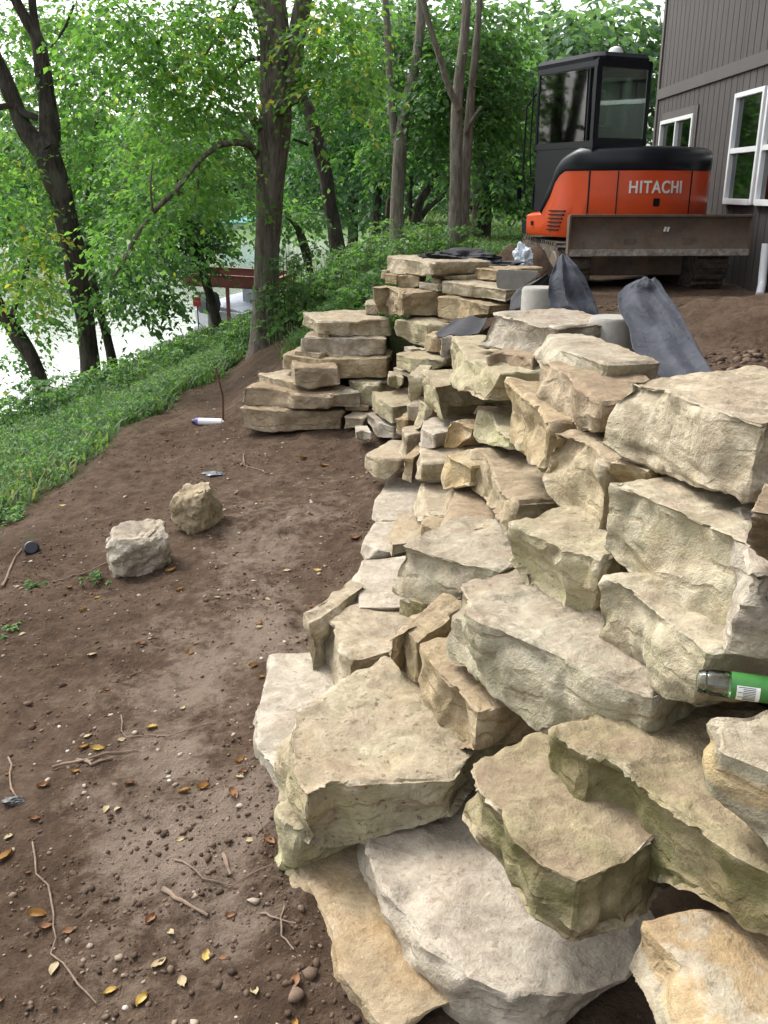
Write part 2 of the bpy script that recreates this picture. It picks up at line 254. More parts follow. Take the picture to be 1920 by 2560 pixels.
STONES = [
 ('long rusty brown bottom slab of the far wing resting on the dirt', 'brown', [(601, 1018),(687, 1027),(741, 1025),(857, 1027)], [(605, 1072),(687, 1081),(741, 1078),(854, 1072)], 0.5, 6.6),
 ('long dark brown slab lying on the bottom slab of the far wing', 'brown', [(602, 968),(687, 970),(741, 985),(825, 991)], [(596, 1015),(687, 1019),(741, 1024),(822, 1022)], 0.4, 6.62),
 ('pale cream block low in the far wing, left of the small dark block', 'cream', [(646, 933),(690, 947),(738, 955)], [(644, 967),(690, 970),(744, 980)], 0.4, 6.85),
 ('small dark brown block sticking out before the longest tan slab of the wing', 'brown', [(735, 921),(777, 918),(845, 918)], [(738, 964),(771, 970),(846, 961)], 0.35, 6.6),
 ('grey wedge stone under the small dark brown block of the far wing', 'grey', [(753, 970),(807, 967),(851, 959)], [(756, 982),(816, 997),(858, 1012)], 0.35, 6.82),
 ('longest tan slab of the far wing, running behind the small dark block', 'tan', [(709, 887),(789, 896),(861, 897),(968, 894)], [(711, 921),(789, 936),(849, 947),(968, 945)], 0.45, 6.85),
 ('grey white pitted slab, second from the top of the far wing', 'grey', [(753, 843),(831, 845),(964, 845)], [(754, 882),(831, 893),(961, 888)], 0.45, 6.95),
 ('tiny cream stone poking out under the left end of the grey white slab', 'cream', [(736, 876),(756, 872)], [(736, 887),(756, 887)], 0.25, 7.05),
 ('half cream half dark brown slab topping the far wing', 'cream', [(794, 804),(873, 804),(976, 796)], [(798, 835),(873, 843),(979, 842)], 0.6, 7.05),
 ('small yellow stone at the left end of the slab that tops the far wing', 'tan', [(782, 817),(798, 816)], [(782, 837),(800, 838)], 0.25, 7.2),
 ('square mossy cream block in the inner corner above the small cube', 'moss', [(867, 952),(898, 959),(937, 962)], [(867, 1015),(898, 1019),(934, 1019)], 0.4, 6.72),
 ('flat dirty chip wedged under the square mossy block of the inner corner', 'brown', [(860, 1012),(922, 1015)], [(863, 1027),(922, 1028)], 0.3, 6.62),
 ('rounded cream block with loose dirt on its top in the inner corner', 'moss', [(929, 979),(949, 1000),(982, 1018),(1021, 1012)], [(929, 1021),(949, 1039),(982, 1057),(1018, 1042)], 0.5, 6.2),
 ('small cream cube on the dirt at the foot of the inner corner', 'cream', [(857, 1042),(911, 1046)], [(857, 1074),(907, 1070)], 0.3, 6.45),
 ('white rubble lump lying on the dirt beside the small cube', 'white', [(889, 1081),(907, 1075),(928, 1080)], [(892, 1099),(907, 1101),(928, 1098)], 0.2, 6.05),
 ('slanting grey cream block at the foot of the inner corner, right of the small cube', 'grey', [(910, 1033),(940, 1051),(982, 1066)], [(916, 1054),(943, 1096),(982, 1099)], 0.4, 6.2),
 ('pale corner capping stone, highest of the far upper stack', 'cream', [(967, 639),(1005, 645),(1054, 652),(1087, 657)], [(966, 684),(999, 687),(1054, 691),(1078, 687)], 0.5, 7.15),
 ('small shaded stone wedged under the left end of the highest capping stone', 'tan', [(960, 683),(990, 687)], [(960, 708),(990, 713)], 0.3, 7.3),
 ('tiny outermost brown stone beside the grassy slope under the capping stone', 'brown', [(950, 674),(967, 675)], [(950, 699),(967, 699)], 0.25, 7.45),
 ('yellow block directly under the middle of the highest capping stone', 'tan', [(993, 690),(1021, 689),(1049, 691)], [(993, 716),(1021, 721),(1048, 718)], 0.3, 7.12),
 ('small white lump between the yellow block and the thin slab of the far upper stack', 'white', [(1045, 704),(1078, 702)], [(1048, 721),(1076, 723)], 0.25, 7.08),
 ('rough tan block at the outer corner of the far upper stack, above the wing', 'tan', [(933, 718),(960, 715),(1005, 733)], [(942, 778),(975, 784),(1005, 790)], 0.4, 7.08),
 ('small pale stone standing in the grass at the outer foot of the far upper stack', 'cream', [(914, 760),(944, 760)], [(912, 786),(945, 787)], 0.3, 7.35),
 ('dark pitted block beside the rough tan corner block of the far upper stack', 'brown', [(1007, 730),(1051, 721),(1090, 727)], [(1004, 778),(1051, 783),(1093, 781)], 0.4, 6.98),
 ('thin pale slab near the top of the far upper stack, under the black cloth', 'cream', [(1078, 681),(1126, 690),(1168, 690)], [(1078, 696),(1126, 699),(1165, 701)], 0.5, 6.95),
 ('narrow shaded block under the left end of the thin pale slab', 'tan', [(1078, 697),(1101, 698)], [(1078, 728),(1101, 732)], 0.3, 6.97),
 ('brown edged slab touching the grey concrete footing at the top of the wall', 'tan', [(1168, 667),(1201, 672),(1242, 675)], [(1168, 691),(1201, 699),(1241, 704)], 0.45, 6.9),
 ('large yellow cream block under the brown edged slab, left of the concrete footing', 'cream', [(1103, 702),(1126, 705),(1204, 715),(1266, 724)], [(1102, 734),(1129, 737),(1204, 748),(1262, 755)], 0.5, 6.55),
 ('grey tan block under the large yellow cream block, above the cloth flap', 'tan', [(1093, 742),(1147, 745),(1224, 763)], [(1096, 793),(1141, 799),(1222, 787)], 0.5, 6.5),
 ('weathered cream block in the corner, above the small white pebbles', 'moss', [(985, 797),(1027, 801),(1072, 812),(1129, 811)], [(986, 841),(1021, 856),(1063, 870),(1123, 865)], 0.45, 6.65),
 ('upright yellow block under the tip of the cloth flap', 'tan', [(1058, 831),(1078, 837),(1099, 838)], [(1064, 873),(1078, 883),(1097, 885)], 0.4, 6.3),
 ('plain grey block in shade behind the upright yellow block', 'grey', [(1099, 840),(1138, 841)], [(1099, 893),(1123, 897)], 0.4, 6.0),
 ('pair of small white pebble stones chinked in the inner corner, larger one', 'white', [(1008, 866),(1036, 864)], [(1009, 877),(1035, 877)], 0.12, 6.5),
 ('smallest white pebble stone chinked in the inner corner', 'white', [(1039, 870),(1051, 869)], [(1039, 878),(1051, 878)], 0.08, 6.48),
 ('curved pale block above the thin slab in the inner corner', 'moss', [(987, 883),(1027, 893),(1069, 897),(1111, 901)], [(987, 919),(1027, 932),(1063, 931),(1108, 916)], 0.45, 6.15),
 ('thin slab under the curved pale block of the inner corner', 'cream', [(983, 918),(1021, 934),(1058, 938)], [(984, 929),(1018, 943),(1057, 945)], 0.35, 6.25),
 ('small olive stone in the inner corner under the thin slab', 'moss', [(969, 944),(990, 937),(1008, 944)], [(970, 962),(993, 971),(1006, 962)], 0.25, 6.5),
 ('tall narrow pale block just right of the rounded block with dirt on top', 'moss', [(1013, 939),(1060, 941)], [(1021, 1013),(1057, 998)], 0.4, 5.6),
 ('wedge shaped block with a sharp lower tip below the curved pale block', 'moss', [(1058, 927),(1087, 968),(1131, 960)], [(1060, 1004),(1108, 1052),(1125, 1017)], 0.4, 4.95),
 ('small leaning flake left of the wedge shaped block', 'moss', [(1042, 999),(1063, 1011),(1081, 1017)], [(1033, 1076),(1051, 1070),(1078, 1025)], 0.3, 5.2),
 ('little grey chip behind the small leaning flake', 'grey', [(1020, 1013),(1040, 999)], [(1019, 1049),(1036, 1052)], 0.25, 5.5),
 ('yellow green block with a rough long face below the biggest grey cap', 'moss', [(1135, 841),(1165, 897),(1257, 933)], [(1123, 938),(1134, 972),(1204, 1005)], 0.5, 4.3),
 ('orange brown block with a dusty top under the yellow green block', 'orange', [(1117, 1053),(1145, 1055),(1181, 1072)], [(1102, 1118),(1133, 1119),(1177, 1095)], 0.45, 4.3),
 ('biggest grey capping stone, in front of the first concrete footing', 'grey', [(1225, 781),(1277, 794),(1331, 808),(1394, 819)], [(1189, 868),(1259, 877),(1334, 898),(1382, 901)], 0.4, 4.2),
 ('brown streaked course stone under the biggest grey capping stone', 'brown', [(1215, 889),(1259, 880),(1331, 898)], [(1219, 913),(1259, 936),(1334, 942)], 0.45, 4.05),
 ('capping stone with a dirty brown top just before the second footing', 'greycream', [(1367, 831),(1403, 872),(1515, 908),(1559, 908)], [(1327, 890),(1349, 927),(1501, 974),(1544, 974)], 0.14, 3.2),
 ('brown block with a white chipped front edge left of the large cream cap', 'brown', [(1347, 896),(1407, 922),(1468, 984),(1497, 1003)], [(1342, 1003),(1403, 1050),(1463, 1084),(1485, 1089)], 0.3, 2.85),
 ('largest cream capping stone with a deep chipped ledge on its face', 'cream', [(1559, 943),(1645, 963),(1772, 1015),(1920, 1055)], [(1490, 1111),(1617, 1165),(1736, 1212),(1855, 1259)], 0.42, 2.15),
 ('dark dirt caked stone sticking in at the edge under the largest cream cap', 'dark', [(1872, 1281),(1906, 1209),(1957, 1216)], [(1855, 1357),(1906, 1393),(1957, 1415)], 0.3, 1.62),
 ('thin shaded chip under the left end of the largest cream cap', 'tan', [(1508, 1156),(1573, 1165),(1620, 1183)], [(1512, 1187),(1573, 1198),(1620, 1209)], 0.4, 2.3),
 ('large pale flat faced block under the largest cream cap', 'pale', [(1526, 1205),(1640, 1250),(1760, 1300),(1900, 1375)], [(1503, 1370),(1610, 1490),(1710, 1585),(1850, 1612)], 0.45, 1.95),
 ('grey block at the edge of the picture above the plastic bottle', 'grey', [(1868, 1430),(1960, 1440)], [(1800, 1640),(1960, 1660)], 0.4, 1.62),
 ('long cream block with green tinted face, beneath the brown flat face', 'moss', [(1258, 1309),(1316, 1327),(1403, 1369),(1513, 1394)], [(1256, 1396),(1311, 1472),(1403, 1543),(1488, 1593)], 0.5, 2.3),
 ('cream orange slab with white scratches, left of the plastic bottle', 'pale', [(1508, 1437),(1572, 1470),(1687, 1566),(1776, 1630)], [(1488, 1593),(1572, 1676),(1646, 1740),(1726, 1786)], 0.45, 1.85),
 ('long grey faced block with a two step left end in the middle of the wall', 'greycream', [(1141, 1447),(1180, 1530),(1212, 1552),(1390, 1630),(1500, 1690),(1622, 1738)], [(1120, 1650),(1195, 1700),(1222, 1738),(1357, 1830),(1500, 1850),(1610, 1840)], 0.5, 2.05),
 ('large mossy green block with a brown dusty top, low on the right', 'mossdark', [(1375, 1822),(1444, 1882),(1531, 1905),(1658, 2015),(1817, 2107),(1960, 2200)], [(1362, 1877),(1440, 2050),(1562, 2158),(1670, 2206),(1797, 2266),(1960, 2380)], 0.5, 1.55),
 ('blocky olive sided stone with an orange flaking top, left of the large mossy block', 'mossdark', [(1173, 1908),(1190, 1985),(1249, 2030),(1340, 2155),(1451, 2205),(1562, 2155)], [(1153, 2039),(1180, 2095),(1249, 2174),(1315, 2300),(1431, 2375),(1574, 2330)], 0.45, 1.6),
 ('banded block with an orange stripe at the bottom corner of the wall', 'orangeband', [(1598, 2294),(1717, 2413),(1789, 2536),(1840, 2660)], [(1560, 2421),(1602, 2490),(1640, 2600),(1680, 2720)], 0.6, 1.25),
 ('huge grey white block at the bottom of the wall with a chipped front', 'white', [(911, 1999),(915, 2139),(954, 2230),(1006, 2278),(1058, 2357),(1177, 2433),(1288, 2485),(1483, 2485),(1578, 2449)], [(885, 2100),(899, 2202),(934, 2282),(974, 2413),(1042, 2552),(1098, 2600),(1250, 2610),(1400, 2575),(1480, 2520)], 0.55, 1.75),
 ('brown tan boulder at the lowest left corner of the wall', 'tan', [(720, 2139),(787, 2230),(827, 2306),(850, 2409),(900, 2480),(980, 2580)], [(700, 2214),(736, 2290),(767, 2369),(803, 2437),(845, 2505),(890, 2570)], 0.7, 1.8),
 ('small upright yellow stone under the edge of the broad speckled slab', 'green', [(686, 2010),(708, 2062),(748, 2080)], [(680, 2175),(703, 2200),(735, 2180)], 0.3, 2.1),
 ('broad speckled slab with a green broken edge, widest top of the lower wall', 'speckle', [(732, 1780),(722, 1850),(745, 1955),(765, 1992),(830, 1957),(920, 1955),(1125, 1945)], [(690, 1930),(690, 2010),(738, 2080),(767, 2122),(840, 2118),(915, 2107),(1130, 2040)], 0.5, 2.15),
 ('white chalky slab lying on the dirt at the outer foot of the wall', 'white', [(678, 1635),(660, 1720),(637, 1765),(645, 1880),(695, 1925)], [(668, 1680),(650, 1760),(634, 1830),(645, 1960),(690, 1978)], 0.4, 2.75),
 ('yellow sided small block against the left of the cracked cream block', 'cream', [(757, 1534),(772, 1559),(801, 1545)], [(765, 1603),(783, 1682),(817, 1715)], 0.35, 3.1),
 ('cream block with white and green broken corner above the chalky slab', 'cream', [(801, 1537),(830, 1563),(844, 1621),(880, 1650),(906, 1650),(978, 1633)], [(797, 1631),(819, 1711),(837, 1720),(866, 1713),(906, 1671),(982, 1662)], 0.45, 2.95),
 ('white block with a crack across its top, above the broken cornered cream block', 'white', [(906, 1400),(896, 1454),(898, 1519),(985, 1521)], [(873, 1454),(870, 1490),(891, 1527),(985, 1532)], 0.4, 3.4),
 ('grey block with a rusty upper edge and a ragged lower lip', 'greycream', [(1000, 1362),(1091, 1387),(1190, 1414),(1262, 1428)], [(974, 1483),(1055, 1516),(1130, 1508),(1190, 1500)], 0.45, 3.0),
 ('olive shaded block beneath the ragged lip of the grey block', 'mossdark', [(985, 1480),(1058, 1508),(1150, 1500)], [(1000, 1535),(1060, 1560),(1140, 1580)], 0.4, 3.05),
 ('smaller tan stone beside the pointed tan flake', 'tan', [(986, 1590),(1010, 1562),(1043, 1605)], [(983, 1650),(1010, 1688),(1043, 1700)], 0.35, 2.65),
 ('pointed tan flake with a smooth slanting face in the middle of the lower wall', 'tan', [(1043, 1603),(1090, 1675),(1137, 1715),(1188, 1780),(1245, 1775)], [(1043, 1758),(1083, 1818),(1137, 1868),(1180, 1888),(1240, 1855)], 0.35, 2.3),
 ('low cream stone on the dirt at the first bend of the wall', 'cream', [(909, 1136),(937, 1145),(967, 1148),(1001, 1148)], [(910, 1172),(937, 1196),(967, 1199),(998, 1175)], 0.4, 5.2),
 ('dusty pink base slab half sunk in the dirt, farther one', 'white', [(973, 1193),(940, 1247),(931, 1280),(955, 1300)], [(970, 1208),(936, 1265),(928, 1298),(950, 1315)], 0.45, 4.9),
 ('dusty pink base slab half sunk in the dirt, nearer one', 'white', [(937, 1305),(906, 1355),(945, 1372),(975, 1377)], [(925, 1335),(889, 1408),(915, 1402),(965, 1395)], 0.45, 4.3),
 ('small pinkish lump on top of the nearer base slab', 'cream', [(994, 1283),(973, 1335),(982, 1362),(1015, 1358)], [(990, 1310),(969, 1360),(978, 1392),(1010, 1380)], 0.35, 4.1),
 ('narrow shaded stone at the far end of the right wall', 'tan', [(990, 1045),(1018, 1047)], [(988, 1087),(1015, 1090)], 0.35, 5.5),
 ('pale upright stone under the narrow shaded stone', 'cream', [(1003, 1069),(1018, 1087),(1042, 1084)], [(994, 1144),(1012, 1152),(1040, 1120)], 0.35, 5.2),
 ('small yellow stone under the pale upright stone', 'tan', [(1005, 1143),(1036, 1146)], [(1004, 1200),(1030, 1212)], 0.35, 4.9),
 ('white topped block left of the orange brown block', 'white', [(1055, 1045),(1060, 1075),(1085, 1087),(1112, 1080)], [(1044, 1112),(1055, 1122),(1088, 1118),(1108, 1115)], 0.4, 4.75),
 ('squat block with a straight crack under the white topped block', 'cream', [(1046, 1118),(1054, 1160),(1100, 1157)], [(1034, 1195),(1052, 1202),(1097, 1205)], 0.4, 4.5),
 ('long narrow block with cross cracks under the squat cracked block', 'cream', [(1055, 1205),(1064, 1285),(1098, 1289)], [(1030, 1282),(1045, 1305),(1094, 1305)], 0.4, 4.15),
 ('tan bottom block below the long narrow cross cracked block', 'tan', [(1060, 1290),(1050, 1312),(1090, 1322)], [(1034, 1345),(1048, 1352),(1072, 1352)], 0.4, 3.9),
 ('yellow block with a scooped left face beside the striped brown block', 'yellow', [(1112, 1128),(1121, 1142),(1178, 1168)], [(1098, 1190),(1106, 1232),(1172, 1215)], 0.45, 3.9),
 ('dark dusty topped block in the hollow left of the striped brown block', 'brown', [(1133, 1205),(1139, 1290),(1160, 1303),(1205, 1318)], [(1105, 1270),(1100, 1335),(1136, 1360),(1195, 1350)], 0.45, 3.6),
 ('tiny flake at the foot of the dark dusty topped block', 'tan', [(1148, 1320),(1174, 1326)], [(1145, 1364),(1165, 1368)], 0.2, 3.4),
 ('small triangular tan stone behind the rusty edged grey block', 'tan', [(1190, 1322),(1210, 1310),(1247, 1345)], [(1180, 1370),(1200, 1388),(1252, 1395)], 0.3, 3.3),
 ('striped brown block with vertical ribs and a broad dusty top', 'stripe', [(1180, 1118),(1214, 1137),(1233, 1195),(1242, 1222),(1292, 1255)], [(1170, 1225),(1195, 1242),(1225, 1282),(1240, 1312),(1262, 1345)], 0.45, 3.5),
 ('light green block with a dirty hole in its top above the striped block', 'green', [(1192, 1022),(1225, 1032),(1245, 1080),(1268, 1095)], [(1176, 1092),(1195, 1104),(1240, 1112),(1270, 1125)], 0.45, 3.9),
 ('rough orange tan upright block between the light green block and the brown flat face', 'orange', [(1258, 945),(1300, 985),(1340, 1015),(1368, 1058)], [(1275, 1100),(1305, 1135),(1322, 1168),(1350, 1178)], 0.45, 3.2),
 ('brown flat faced block left of the large pale flat faced block', 'stripe', [(1372, 1078),(1428, 1090),(1483, 1112),(1510, 1160)], [(1350, 1183),(1385, 1260),(1440, 1298),(1496, 1342)], 0.45, 2.6),
 ('cream block with orange lower face at the edge below the plastic bottle', 'orangeband', [(1785, 1805),(1797, 1870),(1960, 1930)], [(1757, 1915),(1772, 1985),(1960, 2160)], 0.4, 1.4),
]
# ------------------------------------------------------------------ terrain
def sstep(a, b, x):
    t = np.clip((x - a) / (b - a), 0, 1); return t * t * (3 - 2 * t)
def wall_x(y): return np.interp(y, [-3, 0, .5, 1, 1.52, 2.06, 2.5, 3, 3.7, 4.24, 5.4, 6.4, 7, 22, 60], [1.9, 1.2, .7, .3, -.02, -.22, -.36, -.36, -.28, -.14, 0, -.05, 0, 0, 5.])
def wall_w(y): return np.interp(y, [0, 1.4, 2.3, 3, 4.1, 5.4, 6.5], [.45, .48, .7, .85, .75, .5, .45])
def G(x, y):
    x = np.asarray(x, float); y = np.asarray(y, float)
    xw = wall_x(y); d = xw - x
    base = np.where(y < 7, -1.88 + .035 * y, -1.635 - .045 * (y - 7)); base = np.maximum(base, -2.6)
    zl = base - .08 * np.clip(d, 0, 2) - .33 * np.clip(d - 2, 0, 3.2) - 1.1 * np.clip(d - 5.2, 0, 8)
    zu = -.95 - .012 * np.clip(y, 0, 12) + .022 * np.clip(y - 15, 0, 60)
    s = np.clip((x - (xw + np.interp(y, [0, 2.3, 3.3], [.78, .66, .36]))) / wall_w(y), 0, 1)
    za = zl + (np.maximum(zu, -.95) - zl) * s
    e0 = np.interp(y, [7, 14, 30], [-1.25, -2.3, -1.6]); e1 = np.interp(y, [7, 14, 30], [.1, -.45, .7]); xx = x - .5 * np.maximum(0, xw) * (y > 14)
    zb = zl + (zu - zl) * np.clip((xx - e0) / (e1 - e0), 0, 1)
    t = sstep(6.85, 7.45, y)
    return np.maximum(za * (1 - t) + zb * t, -6.0)
def gz(x, y): return float(G(x, y))
def hit(px, py, sink=0.):               # where the view through a pixel meets the ground
    d = ray(px * K, py * K); t = .8; p = None
    for i in range(4000):
        q = d * t
        if q[2] < G(q[0], q[1]): break
        t += .02
    return Vector((q[0], q[1], gz(q[0], q[1]) - sink))
XE = lambda y: np.interp(y, [0, 2, 4, 5.2, 8.9, 12.8, 14], [-2.9, -2.75, -2.6, -2.38, -2.0, -1.3, -.9])
XH = lambda y: np.interp(y, [7.2, 9, 11, 12.8], [-.55, -.75, -1.0, -1.35])
def fb(x, y, s, seed=0): return noise.noise(Vector((x * s + seed, y * s - seed * 2.3, seed * .7)))
def veg(x, y):                           # > 0 where plants grow
    n = .30 * fb(x, y, 1.7, 3) + .26 * fb(x, y, 6, 8)
    a = XE(y) - x
    if y > 7.2:
        h = x - XH(y)
        if x > .6: h = min(h, y - 12.6 - .5 * (x - .6) * (x < 4))
        a = max(a, h)
    return a + n
gx = np.unique(np.concatenate([np.linspace(-160, -12, 10), np.linspace(-12, -3, 46), np.linspace(-3, 1.6, 160), np.linspace(1.6, 9, 50), np.linspace(9, 70, 16)]))
gy = np.unique(np.concatenate([np.linspace(-8, .6, 18), np.linspace(.6, 7.6, 240), np.linspace(7.6, 16, 90), np.linspace(16, 75, 40)]))
GX, GY = np.meshgrid(gx, gy); Z = G(GX, GY)
N_ = GX.size; dz = np.zeros(N_); vg = np.zeros(N_); du = np.zeros(N_)
fx, fy = GX.ravel(), GY.ravel()
for i in range(N_):
    x, y = fx[i], fy[i]
    if -6 < x < 8 and -1 < y < 20:
        n1 = noise.fractal(Vector((x * 1.3, y * 1.3, 4)), .9, 2.1, 3)
        n2 = noise.fractal(Vector((x * 6, y * 6, 9)), .8, 2.1, 4)
        rough = .6 + .8 * max(0, fb(x, y, .9, 21))
        dz[i] = .036 * n1 + .026 * n2 * rough
        if y < 7 and x < wall_x(y): dz[i] += .012 * rough * noise.noise(Vector((x * 19, y * 19, 1)))
    vg[i] = 1 if (x < -7 or y > 20) else min(1, max(0, .5 + 2.2 * veg(x, y)))
    if -4 < x < 1 and 0 < y < 8:
        a = math.exp(-((x + .62) / .42) ** 2 - ((y - 3.1) / .95) ** 2) + .55 * math.exp(-((x + .55) / .4) ** 2 - ((y - 2.1) / .5) ** 2) + .5 * math.exp(-((x + .55) / .5) ** 2 - ((y - 4.8) / .9) ** 2)
        du[i] = a * (.7 + .8 * fb(x, y, 4, 5))
ny, nx = GX.shape
idx = np.arange(N_).reshape(ny, nx)
quads = np.stack([idx[:-1, :-1], idx[:-1, 1:], idx[1:, 1:], idx[1:, :-1]], -1).reshape(-1, 4)
me = npmesh('ground', np.stack([fx, fy, Z.ravel() + dz], -1), quads, {'veg': ('POINT', vg), 'dust': ('POINT', du)}, True)
m, nt, b = newmat('bare_soil')
pos = nd(nt, 'ShaderNodeNewGeometry').outputs['Position']
n1 = noise_n(nt, pos, 1.6, 6, .65, .5); n2 = noise_n(nt, pos, 14, 7, .72); n3 = noise_n(nt, pos, 90, 5, .7)
c = mixc(nt, ramp(nt, n1, [(.33, 0.), (.68, 1.)]), (.086, .055, .035), (.162, .112, .077))
c = mixc(nt, ramp(nt, n2, [(.36, .65), (.56, 0.)]), c, (.046, .030, .021))
c = mixc(nt, mth(nt, 'MULTIPLY', ramp(nt, n2, [(.52, 0.), (.72, 1.)]), .5), c, (.145, .108, .085))
da = nd(nt, 'ShaderNodeAttribute', attribute_name='dust'); va = nd(nt, 'ShaderNodeAttribute', attribute_name='veg')
df = ramp(nt, mth(nt, 'ADD', da.outputs['Fac'], mth(nt, 'MULTIPLY', mth(nt, 'SUBTRACT', n2, .5), 1.7)), [(.25, 0.), (.80, .85)])
c = mixc(nt, df, c, (.265, .205, .158))
c = mixc(nt, mth(nt, 'MULTIPLY', ramp(nt, n3, [(.66, 0.), (.72, 1.)]), .7), c, (.34, .29, .24))
c = mixc(nt, va.outputs['Fac'], c, mixc(nt, n2, (.035, .05, .018), (.075, .095, .035)))
nt.links.new(c, b.inputs['Base Color']); b.inputs['Roughness'].default_value = .97; b.inputs['Specular IOR Level'].default_value = .12
n4 = noise_n(nt, pos, 38, 6, .75); bump(nt, b, mth(nt, 'ADD', n2, mth(nt, 'ADD', mth(nt, 'MULTIPLY', n3, .4), mth(nt, 'MULTIPLY', n4, .8))), 1., .035)
SOIL = m
tag(link('ground', me, m), kind='structure')
# lake
m, nt, b = newmat('lake_water')
pos = nd(nt, 'ShaderNodeNewGeometry').outputs['Position']
mp = nd(nt, 'ShaderNodeMapping'); mp.inputs['Scale'].default_value = (1, .55, 1); nt.links.new(pos, mp.inputs[0])
wv = mth(nt, 'ADD', noise_n(nt, mp.outputs[0], 3.2, 4, .6, .6), mth(nt, 'MULTIPLY', noise_n(nt, mp.outputs[0], .7, 3, .5), 1.2))
b.inputs['Base Color'].default_value = (.27, .30, .26, 1); b.inputs['Roughness'].default_value = .07; b.inputs['IOR'].default_value = 1.75
bump(nt, b, wv, .4, .035)
me = npmesh('lake', [(-170, 3, -4), (60, 3, -4), (60, 150, -4), (-170, 150, -4)], [(0, 1, 2, 3)])
tag(link('lake', me, m), kind='structure')
# far bank with its lawn
xs = np.linspace(-170, 90, 90); rows = []
for j, (dy, z) in enumerate([(0, -4.6), (1.5, -3.5), (8, -2.9), (20, -1.8), (60, 1.0), (110, 4)]):
    rows.append(np.stack([xs, 84 + dy + 5 * np.sin(xs * .06) + np.where(xs < -30, (-30 - xs) * .35, 0), np.full_like(xs, z)], -1))
v = np.concatenate(rows); n = len(xs); ii = np.arange(len(v)).reshape(-1, n)
q = np.stack([ii[:-1, :-1], ii[:-1, 1:], ii[1:, 1:], ii[1:, :-1]], -1).reshape(-1, 4)
tag(link('far_bank', npmesh('far_bank', v, q, None, True), plain('far_lawn', (.11, .19, .06), .9, 0, .3, .3, 0)), kind='structure')
